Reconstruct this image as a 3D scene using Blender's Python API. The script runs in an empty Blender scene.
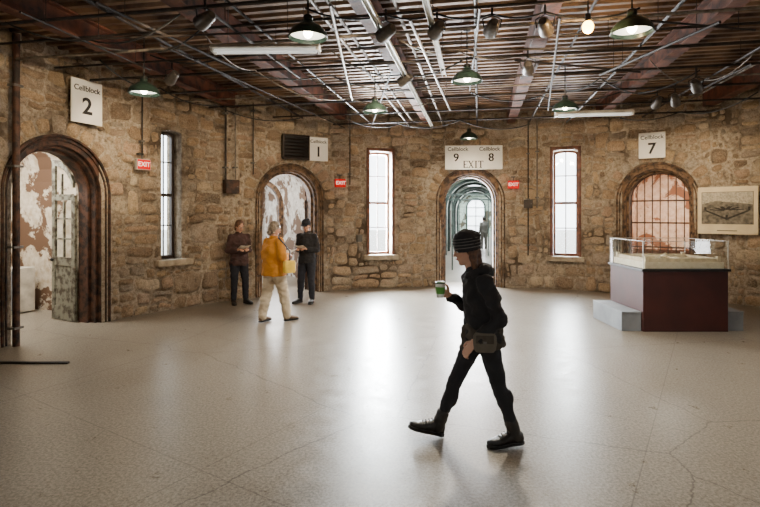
import bpy, bmesh, math, random
from mathutils import Vector, Matrix, noise
random.seed(7)
S=bpy.context.scene; COL=S.collection
PI=math.pi
F=760*24/36; HZ=214.0; CH=1.8
CX,CY,R=1.8,5.5,7.05
TOP=4.35
def V(*a): return Vector(a)
def R_(d): return math.radians(d)
def wall_t(px):
    k=(px-380)/F
    a=1+k*k; b=-2*CX*k-2*CY; c=CX*CX+CY*CY-R*R
    return (-b+math.sqrt(b*b-4*a*c))/(2*a), k
def az(px):
    t,k=wall_t(px); return math.atan2(k*t-CX,t-CY)
def wz(px,py): return CH+(HZ-py)*wall_t(px)[0]/F
def at(px,py,z):
    d=(z-CH)*F/(HZ-py); return V((px-380)/F*d,d,z)
# ------------------------------------------------------------------ mesh builder
class MB:
    def __init__(s): s.v=[]; s.f=[]
    def add(s,vs,fs,M=None):
        b=len(s.v)
        for v in vs:
            v=Vector(v); s.v.append(M@v if M else v)
        for f in fs: s.f.append([i+b for i in f])
        return s
    def box(s,c,d,rz=0,M=None):
        c=Vector(c); x,y,z=d[0]/2,d[1]/2,d[2]/2
        Rm=Matrix.Rotation(rz,3,'Z')
        vs=[c+Rm@V(i*x,j*y,k*z) for i in(-1,1) for j in(-1,1) for k in(-1,1)]
        return s.add(vs,[(0,1,3,2),(4,6,7,5),(0,4,5,1),(2,3,7,6),(0,2,6,4),(1,5,7,3)],M)
    def loft(s,rings,M=None,caps=True):
        n=len(rings[0]); vs=[p for r in rings for p in r]; fs=[]
        for i in range(len(rings)-1):
            for j in range(n):
                k=(j+1)%n
                fs.append((i*n+j,i*n+k,(i+1)*n+k,(i+1)*n+j))
        if caps:
            fs.append(tuple(reversed(range(n)))); fs.append(tuple((len(rings)-1)*n+j for j in range(n)))
        return s.add(vs,fs,M)
    def tube(s,pts,r,n=8,M=None,rr=None):
        pts=[Vector(p) for p in pts]; rings=[]
        up=None
        for i,p in enumerate(pts):
            a=pts[max(i-1,0)]; b=pts[min(i+1,len(pts)-1)]
            d=(b-a).normalized()
            if up is None:
                up=d.orthogonal().normalized()
            up=(up-d*up.dot(d)).normalized(); w=d.cross(up)
            q=rr[i] if rr else r
            rings.append([p+(up*math.cos(2*PI*j/n)+w*math.sin(2*PI*j/n))*q for j in range(n)])
        return s.loft(rings,M)
    def cyl(s,a,b,r0,r1=None,n=14,M=None):
        return s.tube([a,b],r0,n,M,[r0,r0 if r1 is None else r1])
    def cap(s,A,B,ra,rb,n=14,flat=1.0,side=None):
        A=Vector(A);B=Vector(B); d=(B-A); L=d.length; d=d/L if L>1e-6 else V(0,0,1)
        u=(Vector(side)-d*Vector(side).dot(d)).normalized() if side is not None else d.orthogonal().normalized()
        w=d.cross(u); rings=[]
        st=[(A-d*ra*math.cos(t),ra*math.sin(t)) for t in (.25,.6,.95,1.25)]
        st+=[(A.lerp(B,t),ra+(rb-ra)*t) for t in (0,.25,.5,.75,1)]
        st+=[(B+d*rb*math.cos(t),rb*math.sin(t)) for t in (1.25,.95,.6,.25)]
        for p,q in st: rings.append([p+(u*math.cos(2*PI*j/n)+w*flat*math.sin(2*PI*j/n))*q for j in range(n)])
        return s.loft(rings)
    def lathe(s,prof,n=24,c=(0,0,0),M=None,caps=True):
        c=Vector(c)
        return s.loft([[c+V(r*math.cos(2*PI*j/n),r*math.sin(2*PI*j/n),z) for j in range(n)] for r,z in prof],M,caps)
    def ell(s,c,r,ax=None,nu=18,nv=10):
        c=Vector(c); ax=ax or (V(1,0,0),V(0,1,0),V(0,0,1)); rings=[]
        for i in range(nv+1):
            t=.03+(PI-.06)*i/nv
            rings.append([c-ax[2]*r[2]*math.cos(t)+(ax[0]*r[0]*math.cos(2*PI*j/nu)+ax[1]*r[1]*math.sin(2*PI*j/nu))*math.sin(t) for j in range(nu)])
        return s.loft(rings)
    def prism(s,poly,y0,y1,M=None):
        return s.loft([[V(x,y,z) for x,z in poly] for y in (y0,y1)],M)
    def mesh(s,name):
        m=bpy.data.meshes.new(name); m.from_pydata([tuple(v) for v in s.v],[],s.f)
        bm=bmesh.new(); bm.from_mesh(m); bmesh.ops.recalc_face_normals(bm,faces=bm.faces); bm.to_mesh(m); bm.free()
        return m
    def build(s,name,mat,parent=None,smooth=False,bevel=0,loc=None,rz=0):
        m=s.mesh(name); o=bpy.data.objects.new(name,m); COL.objects.link(o)
        m.materials.append(mat)
        if parent: o.parent=parent
        if loc is not None: o.location=loc
        o.rotation_euler=(0,0,rz)
        if smooth: fin(o,smooth)
        if bevel:
            b=o.modifiers.new('bevel','BEVEL'); b.width=bevel; b.segments=2; b.limit_method='ANGLE'
        return o
def fin(o,ang=40):
    m=o.data
    for p in m.polygons: p.use_smooth=True
    if ang is not True:
        bm=bmesh.new(); bm.from_mesh(m); lim=R_(ang)
        for e in bm.edges:
            if len(e.link_faces)==2 and e.calc_face_angle(0)>lim: e.smooth=False
        bm.to_mesh(m); bm.free()
def tag(o,label=None,cat=None,group=None,kind=None):
    if label:o['label']=label
    if cat:o['category']=cat
    if group:o['group']=group
    if kind:o['kind']=kind
    return o
def empty(name,loc,rz=0,label=None,cat=None,group=None,kind=None):
    o=bpy.data.objects.new(name,None); COL.objects.link(o); o.location=loc; o.rotation_euler=(0,0,rz); o.empty_display_size=.1
    return tag(o,label,cat,group,kind)
def wall_empty(name,px,z,inset=0.0,a=None,**k):
    a=az(px) if a is None else a
    return empty(name,(CX+(R-inset)*math.sin(a),CY+(R-inset)*math.cos(a),z),-a,**k)
# ------------------------------------------------------------------ materials
def srgb(r,g,b):
    f=lambda c:(c/255/12.92) if c/255<=.04045 else ((c/255+.055)/1.055)**2.4
    return (f(r),f(g),f(b),1)
class NT:
    def __init__(s,name):
        s.m=bpy.data.materials.new(name); s.m.use_nodes=True; s.t=s.m.node_tree; s.b=s.t.nodes['Principled BSDF']; s.out=s.t.nodes['Material Output']
    def n(s,t): return s.t.nodes.new(t)
    def l(s,a,b): s.t.links.new(a,b)
    def ramp(s,src,stops,interp='LINEAR'):
        r=s.t.nodes.new('ShaderNodeValToRGB'); r.color_ramp.interpolation=interp
        e=r.color_ramp.elements
        while len(e)<len(stops): e.new(.5)
        for x,(p,c) in zip(e,stops): x.position=p; x.color=c if len(c)==4 else (*c,1)
        s.l(src,r.inputs[0]); return r.outputs[0]
    def noise(s,vec,scale,detail=4,rough=.55,dist=0):
        x=s.t.nodes.new('ShaderNodeTexNoise'); x.inputs['Scale'].default_value=scale; x.inputs['Detail'].default_value=detail
        x.inputs['Roughness'].default_value=rough; x.inputs['Distortion'].default_value=dist
        if vec is not None: s.l(vec,x.inputs['Vector'])
        return x
    def mix(s,fac,a,b,mode='MIX'):
        x=s.t.nodes.new('ShaderNodeMix'); x.data_type='RGBA'; x.blend_type=mode
        for i,v in ((0,fac),(6,a),(7,b)):
            if hasattr(v,'is_output'): s.l(v,x.inputs[i])
            else: x.inputs[i].default_value=v
        return x.outputs[2]
    def math(s,op,a,b=0.0):
        x=s.t.nodes.new('ShaderNodeMath'); x.operation=op
        for i,v in ((0,a),(1,b)):
            if hasattr(v,'is_output'): s.l(v,x.inputs[i])
            else: x.inputs[i].default_value=v
        return x.outputs[0]
    def bump(s,h,strength=.5,dist=.02):
        x=s.t.nodes.new('ShaderNodeBump'); x.inputs['Strength'].default_value=strength; x.inputs['Distance'].default_value=dist
        s.l(h,x.inputs['Height']); s.l(x.outputs[0],s.b.inputs['Normal'])
def pm(name,c1,c2=None,scale=6,rough=.6,metal=0,bump=.15,bscale=None,emis=0,spec=None,contrast=(.35,.65),bd=.01):
    t=NT(name); tc=t.n('ShaderNodeTexCoord').outputs['Object']
    c2=c2 or tuple(x*.75 for x in c1[:3])+(1,)
    nz=t.noise(tc,scale,5)
    t.l(t.ramp(nz.outputs[0],[(contrast[0],c2),(contrast[1],c1)]),t.b.inputs['Base Color'])
    t.b.inputs['Roughness'].default_value=rough; t.b.inputs['Metallic'].default_value=metal
    if spec is not None: t.b.inputs['Specular IOR Level'].default_value=spec
    if bump: t.bump(t.noise(tc,bscale or scale*6,4).outputs[0],bump,bd)
    if emis:
        t.b.inputs['Emission Color'].default_value=c1; t.b.inputs['Emission Strength'].default_value=emis
    return t.m
def stone_mat(name):
    t=NT(name); tc=t.n('ShaderNodeTexCoord').outputs['Object']
    at_=t.n('ShaderNodeAttribute'); at_.attribute_name='rnd'; rnd=at_.outputs['Fac']
    vm=t.t.nodes.new('ShaderNodeVectorMath'); vm.operation='ADD'; cb=t.n('ShaderNodeCombineXYZ')
    for i,k in enumerate((37.,51.,23.)): t.l(t.math('MULTIPLY',rnd,k),cb.inputs[i])
    t.l(cb.outputs[0],vm.inputs[0]); t.l(tc,vm.inputs[1]); vc=vm.outputs[0]
    base=t.ramp(rnd,[(0,(.14,.095,.06)),(.09,(.27,.18,.115)),(.22,(.48,.32,.185)),(.36,(.38,.335,.285)),(.48,(.58,.395,.225)),(.60,(.53,.465,.385)),(.72,(.60,.40,.275)),(.86,(.70,.50,.28)),(1,(.76,.65,.48))])
    n1=t.noise(vc,4,6,.65); n2=t.noise(vc,10,9,.75); n4=t.noise(vc,38,5,.75); n3=t.noise(tc,.9,4,.6)
    base=t.mix(t.ramp(n1.outputs[0],[(.42,(0,0,0)),(.62,(.7,)*3)]),base,t.mix(.6,base,(.38,.20,.09,1)))
    base=t.mix(t.ramp(n2.outputs[0],[(.35,(0,0,0)),(.49,(1,1,1))]),t.mix(.70,base,(.065,.042,.028,1)),base)
    base=t.mix(t.ramp(n2.outputs[0],[(.56,(0,0,0)),(.69,(.65,)*3)]),base,(.74,.65,.52,1))
    base=t.mix(.33,base,t.ramp(n4.outputs[0],[(.36,(.05,.036,.026)),(.64,(.86,.75,.58))]))
    base=t.mix(t.ramp(n3.outputs[0],[(.34,(.4,)*3),(.48,(0,0,0))]),base,(.11,.07,.045,1))
    t.l(base,t.b.inputs['Base Color']); t.b.inputs['Roughness'].default_value=.85; t.b.inputs['Specular IOR Level'].default_value=.3
    t.bump(t.math('ADD',t.math('MULTIPLY',n2.outputs[0],1.6),t.math('MULTIPLY',n4.outputs[0],.5)),1.0,.045)
    return t.m
def mortar_mat(name):
    t=NT(name); tc=t.n('ShaderNodeTexCoord').outputs['Object']
    n1=t.noise(tc,1.2,4,.6); n2=t.noise(tc,14,8,.8); n4=t.noise(tc,60,4,.7)
    c=t.ramp(n2.outputs[0],[(.34,(.12,.09,.06)),(.47,(.43,.35,.26)),(.66,(.72,.63,.50))])
    c=t.mix(t.ramp(n1.outputs[0],[(.36,(.9,)*3),(.50,(0,0,0))]),c,(.09,.06,.04,1))
    t.l(c,t.b.inputs['Base Color']); t.b.inputs['Roughness'].default_value=.92; t.b.inputs['Specular IOR Level'].default_value=.2
    t.bump(t.math('ADD',n2.outputs[0],t.math('MULTIPLY',n4.outputs[0],.4)),1.0,.05)
    return t.m
M={}
M['stone']=stone_mat('rubble_stone'); M['mortar']=mortar_mat('crumbling_mortar')
def floor_mat():
    t=NT('worn_concrete'); tc=t.n('ShaderNodeTexCoord').outputs['Object']
    a=t.noise(tc,.35,5,.6,.2); b=t.noise(tc,5,8,.75); c=t.noise(tc,46,5,.8); d=t.noise(tc,1.4,7,.7,.5)
    col=t.ramp(a.outputs[0],[(.32,srgb(114,104,90)),(.68,srgb(142,132,116))])
    col=t.mix(.25,col,t.ramp(b.outputs[0],[(.34,srgb(90,81,68)),(.66,srgb(162,153,138))]))
    col=t.mix(.16,col,t.ramp(d.outputs[0],[(.35,srgb(88,78,64)),(.62,srgb(156,147,132))]))
    col=t.mix(.42,col,t.ramp(c.outputs[0],[(.40,srgb(54,47,40)),(.60,srgb(188,180,165))]))
    nv=t.noise(tc,2.5,6,.7)
    vm=t.t.nodes.new('ShaderNodeVectorMath'); vm.operation='MULTIPLY_ADD'; t.l(nv.outputs['Color'],vm.inputs[0]); vm.inputs[1].default_value=(.16,.16,0); t.l(tc,vm.inputs[2])
    vo=t.t.nodes.new('ShaderNodeTexVoronoi'); vo.voronoi_dimensions='2D'; vo.feature='DISTANCE_TO_EDGE'; vo.inputs['Scale'].default_value=.40; t.l(vm.outputs[0],vo.inputs['Vector'])
    col=t.mix(t.ramp(vo.outputs['Distance'],[(0,(.7,)*3),(.004,(0,0,0))]),col,srgb(44,37,30))
    mp=t.t.nodes.new('ShaderNodeMapping'); mp.inputs['Rotation'].default_value=(0,0,R_(33)); mp.inputs['Location'].default_value=(.4,.3,0); t.l(tc,mp.inputs[0])
    br=t.t.nodes.new('ShaderNodeTexBrick'); br.offset=0; br.inputs['Scale'].default_value=1; br.inputs['Brick Width'].default_value=2.6; br.inputs['Row Height'].default_value=2.6; br.inputs['Mortar Size'].default_value=.005; br.inputs['Mortar Smooth'].default_value=.3
    t.l(mp.outputs[0],br.inputs['Vector'])
    col=t.mix(t.math('MULTIPLY',br.outputs['Fac'],.45),col,srgb(50,43,36))
    t.l(col,t.b.inputs['Base Color'])
    t.l(t.ramp(b.outputs[0],[(.35,(.27,)*3),(.65,(.38,)*3)]),t.b.inputs['Roughness'])
    t.b.inputs['Specular IOR Level'].default_value=.45
    t.bump(t.math('ADD',t.math('MULTIPLY',c.outputs[0],.3),b.outputs[0]),.10,.01)
    return t.m
M['floor']=floor_mat()
def plaster(name,c1,c2,c3,thr=.52):
    t=NT(name); tc=t.n('ShaderNodeTexCoord').outputs['Object']
    a=t.noise(tc,1.3,7,.65,.6); b=t.noise(tc,7,5,.6)
    col=t.mix(t.ramp(b.outputs[0],[(.35,(0,0,0)),(.65,(1,1,1))]),c1,c2)
    col=t.mix(t.ramp(a.outputs[0],[(thr,(0,0,0)),(thr+.03,(1,1,1))]),col,c3)
    t.l(col,t.b.inputs['Base Color']); t.b.inputs['Roughness'].default_value=.85
    t.bump(a.outputs[0],.6,.03); return t.m
M['pl_warm']=plaster('peeling_plaster_tan',srgb(214,204,186),srgb(176,158,132),srgb(100,74,54),.51)
M['pl_cool']=plaster('peeling_plaster_white',srgb(212,208,200),srgb(166,158,146),srgb(104,80,60),.50)
M['pl_green']=plaster('peeling_plaster_pale_green',srgb(196,208,198),srgb(138,152,142),srgb(84,76,64),.52)
M['pl_orange']=plaster('peeling_plaster_pinkish',srgb(230,208,184),srgb(204,166,134),srgb(146,98,70),.52)
M['deck']=pm('weathered_corrugated_deck',srgb(146,118,94),srgb(62,43,33),1.6,.5,.35,.15)
M['timber']=pm('rusty_red_beam',srgb(118,68,47),srgb(50,31,23),5,.7,0,.4)
M['steel']=pm('dark_steel',srgb(62,54,50),srgb(38,32,30),6,.5,.6,.1)
M['conduit']=pm('grey_conduit',srgb(140,130,118),srgb(82,74,66),9,.45,.4,.05)
M['conduit_d']=pm('dark_conduit',srgb(58,50,46),srgb(32,28,26),9,.5,.4,.05)
M['pale']=pm('white_painted_metal',srgb(218,214,204),srgb(176,172,162),5,.4,.1,.03)
M['cable']=pm('black_cable',srgb(26,25,24),None,9,.6,0,0)
M['casing']=pm('aged_brown_casing',srgb(88,57,41),srgb(34,23,19),9,.6,0,.8,contrast=(.4,.6))
M['casing2']=pm('aged_buff_casing',srgb(126,96,68),srgb(54,39,29),9,.65,0,.8,contrast=(.4,.6))
M['winwood']=pm('red_brown_window_wood',srgb(126,76,52),srgb(74,44,32),8,.6,0,.25)
M['screenwood']=pm('dark_rusty_gate_bars',srgb(96,60,42),srgb(50,33,25),8,.6,0,.25)
M['winwood_d']=pm('dark_window_wood',srgb(58,44,38),srgb(32,25,22),8,.6,0,.25)
M['leaf']=pm('flaking_grey_green_paint',srgb(126,126,112),srgb(68,60,48),9,.6,0,.5,contrast=(.4,.55))
M['sill']=pm('pale_stone_sill',srgb(192,178,156),srgb(140,126,106),6,.85,0,.4)
M['teal']=pm('dark_grey_green_iron',srgb(62,78,72),srgb(34,42,40),6,.5,.3,.2)
M['green']=pm('dark_green_enamel',srgb(44,62,54),srgb(30,42,38),6,.3,.2,.03)
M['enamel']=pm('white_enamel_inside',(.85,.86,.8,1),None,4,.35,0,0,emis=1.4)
M['bulb']=pm('glowing_bulb',(1,.88,.66,1),(1,.88,.66,1),4,.3,0,0,emis=30)
M['wbulb']=pm('warm_glowing_bulb',(1,.52,.08,1),(1,.52,.08,1),4,.3,0,0,emis=30)
M['lens']=pm('lit_spot_lens',(1,.85,.6,1),(1,.85,.6,1),4,.3,0,0,emis=6)
M['tube']=pm('white_tube',(.9,.92,.9,1),(.9,.92,.9,1),4,.3,0,0,emis=.5)
M['black']=pm('black_metal',srgb(30,28,27),None,8,.45,.2,.05)
M['can']=pm('weathered_spot_housing',srgb(96,90,84),srgb(60,56,52),8,.4,.4,.05)
M['grey']=pm('grey_metal',srgb(110,106,100),None,8,.45,.4,.05)
M['sign']=pm('white_sign_board',srgb(250,248,242),srgb(240,238,230),3,.6,0,0)
M['ink']=pm('black_lettering',srgb(22,21,20),None,8,.6,0,0)
M['redface']=pm('red_lit_face',(.62,.008,.008,1),(.6,.008,.008,1),8,.5,0,0,emis=.45,spec=.1)
M['whitelet']=pm('white_lettering',srgb(255,220,205),srgb(250,215,200),8,.5,0,0,emis=.9)
M['maroon']=pm('maroon_plinth_paint',srgb(76,34,30),srgb(60,27,25),2,.55,0,.03)
M['step']=pm('blue_grey_step_paint',srgb(148,154,160),srgb(118,124,130),2,.6,0,.05)
M['cream']=pm('cream_model_board',srgb(240,230,204),srgb(224,212,180),12,.7,0,.05)
M['model']=pm('pale_model_blocks',srgb(226,212,180),srgb(196,182,150),14,.7,0,.05)
M['mat']=pm('cream_print_border',srgb(244,228,192),srgb(230,212,174),4,.7,0,0)
M['print']=pm('grey_engraving_ground',srgb(140,132,116),srgb(86,80,70),14,.7,0,0)
M['print_l']=pm('light_engraving',srgb(208,198,176),srgb(158,150,132),30,.7,0,0)
M['print_d']=pm('dark_engraving',srgb(66,60,52),srgb(36,34,30),30,.7,0,0)
def glass():
    t=NT('clear_glass'); nt=t.t
    tr=nt.nodes.new('ShaderNodeBsdfTransparent'); gl=nt.nodes.new('ShaderNodeBsdfGlossy'); gl.inputs['Roughness'].default_value=.03
    lw=nt.nodes.new('ShaderNodeLayerWeight'); lw.inputs[0].default_value=.3
    fac=t.math('ADD',t.math('MULTIPLY',t.math('POWER',lw.outputs['Facing'],3.0),.35),.05)
    mx=nt.nodes.new('ShaderNodeMixShader'); t.l(fac,mx.inputs[0]); t.l(tr.outputs[0],mx.inputs[1]); t.l(gl.outputs[0],mx.inputs[2]); t.l(mx.outputs[0],t.out.inputs[0])
    tr.inputs[0].default_value=(.97,.985,.98,1); return t.m
M['glass']=glass()
# ------------------------------------------------------------------ lights
def light(name,kind,loc,power,color=(1,1,1),parent=None,rot=None,target=None,size=None,spot=None,blend=.6,rad=.05):
    d=bpy.data.lights.new(name,kind); d.energy=power; d.color=color
    o=bpy.data.objects.new(name,d); COL.objects.link(o); o.location=loc
    if parent: o.parent=parent
    if rot is not None: o.rotation_euler=rot
    if kind=='AREA': d.shape='RECTANGLE'; d.size=size[0]; d.size_y=size[1]
    else: d.shadow_soft_size=rad
    if kind=='SPOT': d.spot_size=R_(spot); d.spot_blend=blend
    return o
# ------------------------------------------------------------------ text
def text(body,size,parent,mat,x=0,z=0,y=-.012,name='lettering',bold=0.0,sx=1.0):
    c=bpy.data.curves.new('t','FONT'); c.body=body; c.size=size; c.align_x='CENTER'; c.align_y='CENTER'; c.extrude=.0025; c.offset=bold
    o=bpy.data.objects.new('t',c); COL.objects.link(o)
    dg=bpy.context.evaluated_depsgraph_get(); dg.update()
    m=bpy.data.meshes.new_from_object(o.evaluated_get(dg))
    bpy.data.objects.remove(o)
    m.transform(Matrix.Translation((x,y,z))@Matrix.Rotation(PI/2,4,'X')@Matrix.Diagonal((sx,1,1,1)))
    m.materials.clear(); m.materials.append(mat)
    ob=bpy.data.objects.new(name,m); COL.objects.link(ob); ob.parent=parent; return ob
def serif_exit(parent,mat,x,z,h,gap,y=-.013):
    m=MB(); t=h*.17; s=h*.08
    def bx(cx,cz,w_,h_): m.box((x+cx,y,z+cz),(w_,.004,h_))
    def E(o):
        bx(o-h*.2,0,t,h); bx(o,h/2-s/2,h*.56,s); bx(o,-h/2+s/2,h*.56,s); bx(o-h*.05,0,h*.3,s); bx(o+h*.26,h/2-h*.1,s*.9,h*.2); bx(o+h*.26,-h/2+h*.1,s*.9,h*.2)
    def I(o): bx(o,0,t,h); bx(o,h/2-s/2,h*.34,s); bx(o,-h/2+s/2,h*.34,s)
    def T(o): bx(o,0,t,h); bx(o,h/2-s/2,h*.7,s); bx(o,-h/2+s/2,h*.34,s); bx(o-h*.33,h/2-h*.1,s*.9,h*.2); bx(o+h*.33,h/2-h*.1,s*.9,h*.2)
    def X(o):
        for a,b,w_ in((-1,1,t),(1,-1,s*1.2)):
            m.prism([(x+o+a*h*.27-w_/2,z+h/2),(x+o+a*h*.27+w_/2,z+h/2),(x+o+b*h*.27+w_/2,z-h/2),(x+o+b*h*.27-w_/2,z-h/2)],y-.002,y+.002)
        for a in(-1,1):
            for b in(-1,1): bx(o+a*h*.27,b*(h/2-s/2),h*.24,s)
    E(-1.5*gap);X(-.5*gap);I(.42*gap);T(1.3*gap)
    m.build('exit_lettering',mat,parent)
# ------------------------------------------------------------------ room shell
DW=1.36; SPR=2.12
DD={60:(57.5,1.5,2.10),289.5:(289.5,1.36,2.12),470:(470,1.36,2.12),657:(657,1.36,2.12)}
doors=[('door_1',60),('door_2',289.5),('door_3',470),('door_4',657)]
ops=[]
for n,px in doors: c_,w_,s_=DD[px]; ops.append(dict(n=n,a=az(c_),w=w_,zb=0,sp=s_,rise=w_/2,T=.55))
wins=[('window_1',171,.42,.95,3.38),('window_2',380,.56,.82,3.32),('window_3',565.5,.56,.80,3.33)]
WR=.05
for n,px,w,zb,zt in wins: ops.append(dict(n=n,a=az(px),w=w,zb=zb,sp=zt-WR,rise=WR,T=.5))
for i,d in enumerate((72,118,165,212,262)): ops.append(dict(n='window_%d'%(4+i),a=R_(d) if d<180 else R_(d-360),w=.6,zb=.82,sp=3.33-WR,rise=WR,T=.5))
def wall(name,d0,d1,step=.8,rows=44,fine=.045):
    a0,a1=R_(d0),R_(d1); rnd=random.Random(int(d0*10))
    def norm(a):
        while a<a0: a+=2*PI
        while a>=a0+2*PI: a-=2*PI
        return a
    my=[]
    for o in ops:
        a=norm(o['a'])
        if a0<a<a1: my.append((a,math.asin(o['w']/2/R),o))
    cols=[]
    n=int((a1-a0)/R_(step))
    for i in range(n+1):
        a=a0+(a1-a0)*i/n
        if all(abs(a-c)>h+R_(.2) for c,h,o in my) or i in(0,n): cols.append(a)
    for c,h,o in my:
        K=26 if o['w']>1 else 14
        for i in range(K+1): cols.append(c-h*math.cos(PI*i/K))
    cols=sorted(cols)
    def hz(o,c,h,a):
        u=max(-1,min(1,math.sin(a-c)*R/(o['w']/2))); return o['sp']+o['rise']*math.sqrt(max(0,1-u*u))
    def fade(a,z):
        k=1.0
        for c,h,o in my:
            da=(abs(a-c)-h)*R
            k=min(k,max(0,da)/.3)
        k=min(k,abs(a-a0)*R/.3,abs(a-a1)*R/.3); return max(0,min(1,k))
    def disp(a,z):
        s=a*R; return fade(a,z)*(noise.noise(V(s*.6,z*.7,9))*.05)
    bm=bmesh.new(); fl=bm.verts.layers.float.new('rnd')
    def P(a,z,r): return V(CX+r*math.sin(a),CY+r*math.cos(a),z)
    def quad(ps):
        f=bm.faces.new([bm.verts.new(p) for p in ps]); f.smooth=True
    def seg(aL,aR,zL0,zL1,zR0,zR1,n):
        for i in range(n):
            l0=zL0+(zL1-zL0)*i/n; l1=zL0+(zL1-zL0)*(i+1)/n; r0=zR0+(zR1-zR0)*i/n; r1=zR0+(zR1-zR0)*(i+1)/n
            quad([P(a,z,R-.02+disp(a,z)) for a,z in [(aL,l0),(aR,r0),(aR,r1),(aL,l1)]])
    for aL,aR in zip(cols[:-1],cols[1:]):
        if aR-aL<1e-7: continue
        mid=(aL+aR)/2; hit=None
        for c,h,o in my:
            if abs(mid-c)<h-1e-6: hit=(c,h,o)
        if not hit: seg(aL,aR,0,TOP,0,TOP,rows)
        else:
            c,h,o=hit
            if o['zb']>0: seg(aL,aR,0,o['zb'],0,o['zb'],8)
            seg(aL,aR,hz(o,c,h,aL),TOP,hz(o,c,h,aR),TOP,14)
    for c,h,o in my:
        out=[(c-h,o['zb'])]+[(c-h,o['zb']+(o['sp']-o['zb'])*k/6) for k in range(1,6)]
        out+=[(c-h*math.cos(PI*i/18),hz(o,c,h,c-h*math.cos(PI*i/18))) for i in range(19)]
        out+=[(c+h,o['zb']+(o['sp']-o['zb'])*k/6) for k in range(5,-1,-1)]
        if o['zb']>0: out.append(out[0])
        dirv=V(math.sin(c),math.cos(c),0)*o['T']
        for (a,z),(a2,z2) in zip(out[:-1],out[1:]):
            p,q=P(a,z,R-.02),P(a2,z2,R-.02); quad([p,q,q+dirv,p+dirv])
    bmesh.ops.remove_doubles(bm,verts=bm.verts,dist=.0003)
    VR=.30
    def excl(s,z):
        for c,h,o in my:
            u=s-c*R; w2=o['w']/2
            if o['w']>1:
                if z<o['sp']:
                    if abs(u)<w2+.165: return True
                elif math.hypot(u,z-o['sp'])<w2+.165+VR: return True
            else:
                m_=.02 if o['n']=='window_1' else .075
                if abs(u)<w2+m_ and o['zb']-.13<z<o['sp']+.06+m_: return True
                if abs(u)<w2+.16 and o['zb']-.13<z<o['zb']+.02: return True
        return s<a0*R+.0 or s>a1*R-.0 or z>TOP-.02
    def warp(s,z):
        return (s+noise.noise(V(s*1.5,z*1.5,1))*.09+noise.noise(V(s*4.5,z*4.5,4))*.042, z+noise.noise(V(s*1.5,z*1.5,20))*.07+noise.noise(V(s*4.5,z*4.5,30))*.036)
    def stone(fn,w,h,col=None,dep=None):
        nu=max(4,min(16,int(w/fine)+1)); nv=max(4,min(12,int(h/fine)+1))
        D=dep or rnd.uniform(.02,.08); tu=rnd.uniform(-.024,.024); tv=rnd.uniform(-.030,.012); cc=rnd.random() if col is None else col; sd=rnd.random()*99; grid=[]
        for j in range(nv+1):
            row=[]
            for i in range(nu+1):
                u=-1+2*i/nu; v=-1+2*j/nv
                u2=u*math.sqrt(1-.20*v*v); v2=v*math.sqrt(1-.20*u*u)
                s,z=fn(u2,v2)
                e=(1-abs(u)**7)*(1-abs(v)**7)
                d=-.012 if e<=1e-6 else (D+tu*u+tv*v+noise.noise(V(s*7,z*7,sd))*.028+noise.noise(V(s*20,z*20,sd))*.010)*min(1,e*1.4)
                a=s/R; vt=bm.verts.new(P(a,max(z,.0),R-.02+disp(a,z)-d)); vt[fl]=cc; row.append(vt)
            grid.append(row)
        for j in range(nv):
            for i in range(nu):
                try: f=bm.faces.new((grid[j][i],grid[j][i+1],grid[j+1][i+1],grid[j+1][i])); f.smooth=True; f.material_index=1
                except ValueError: pass
    def rect(x0,x1,z0,z1):
        w,h=x1-x0,z1-z0
        cnt=sum(excl(*warp(x0+w*i/5,z0+h*j/5)) for i in range(6) for j in range(6))
        if cnt==36: return
        mw,mh=rnd.uniform(.34,1.05),rnd.uniform(.18,.48)
        if cnt or w>mw or h>mh:
            if cnt and max(w,h)<.10: return
            rx=w/.5; rz=h/.26
            if cnt: rx,rz=w/.2,h/.2
            t=rnd.uniform(.30,.70)
            if rx>rz: x=x0+w*t; rect(x0,x,z0,z1); rect(x,x1,z0,z1)
            else: z=z0+h*t; rect(x0,x1,z0,z); rect(x0,x1,z,z1)
            return
        g=rnd.uniform(.007,.019); hw,hh=w/2-g,h/2-g; cx,cz=(x0+x1)/2,(z0+z1)/2
        if hw<.02 or hh<.02: return
        stone(lambda u,v:warp(cx+u*hw,cz+v*hh),w,h)
    z=0.0
    while z<TOP:
        hh=rnd.uniform(.45,.80); x=a0*R-rnd.uniform(0,.5)
        while x<a1*R:
            w=rnd.uniform(.9,1.9); rect(x,x+w,z,z+hh); x+=w
        z+=hh
    for c,h,o in my:
        if o['w']>1:
            r0=o['w']/2+.165; n_=13
            for k in range(n_):
                t0,t1=PI*k/n_,PI*(k+1)/n_; tm=(t0+t1)/2; dt=(t1-t0)/2-.014; rr=VR*rnd.uniform(.75,1.0)
                stone(lambda u,v:(c*R-(r0+rr*(v+1)/2)*math.cos(tm+u*dt),o['sp']+(r0+rr*(v+1)/2)*math.sin(tm+u*dt)),.24,rr,rnd.choice((.22,.48,.72,.86,.45,.6)),rnd.uniform(.02,.05))
    m=bpy.data.meshes.new(name); bm.to_mesh(m); bm.free(); m.materials.append(M['mortar']); m.materials.append(M['stone'])
    o=bpy.data.objects.new(name,m); COL.objects.link(o); tag(o,kind='structure'); return o
wall('wall_left',-112,-43.6); wall('wall_back',-43.6,48); wall('wall_right',48,112,fine=.07); wall('wall_front',112,248,fine=.12)
f=MB(); f.box((3,12,-.1),(90,90,.2)); tag(f.build('floor',M['floor']),kind='structure')
AX=R_(11)
c=MB(); prof=[(0,0),(.07,0),(.095,.05),(.165,.05)]; per=.19
y=-7.3; pts=[]
while y<7.3:
    for dy,dz in prof: pts.append((y+dy,TOP-.05+dz))
    y+=per
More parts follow.
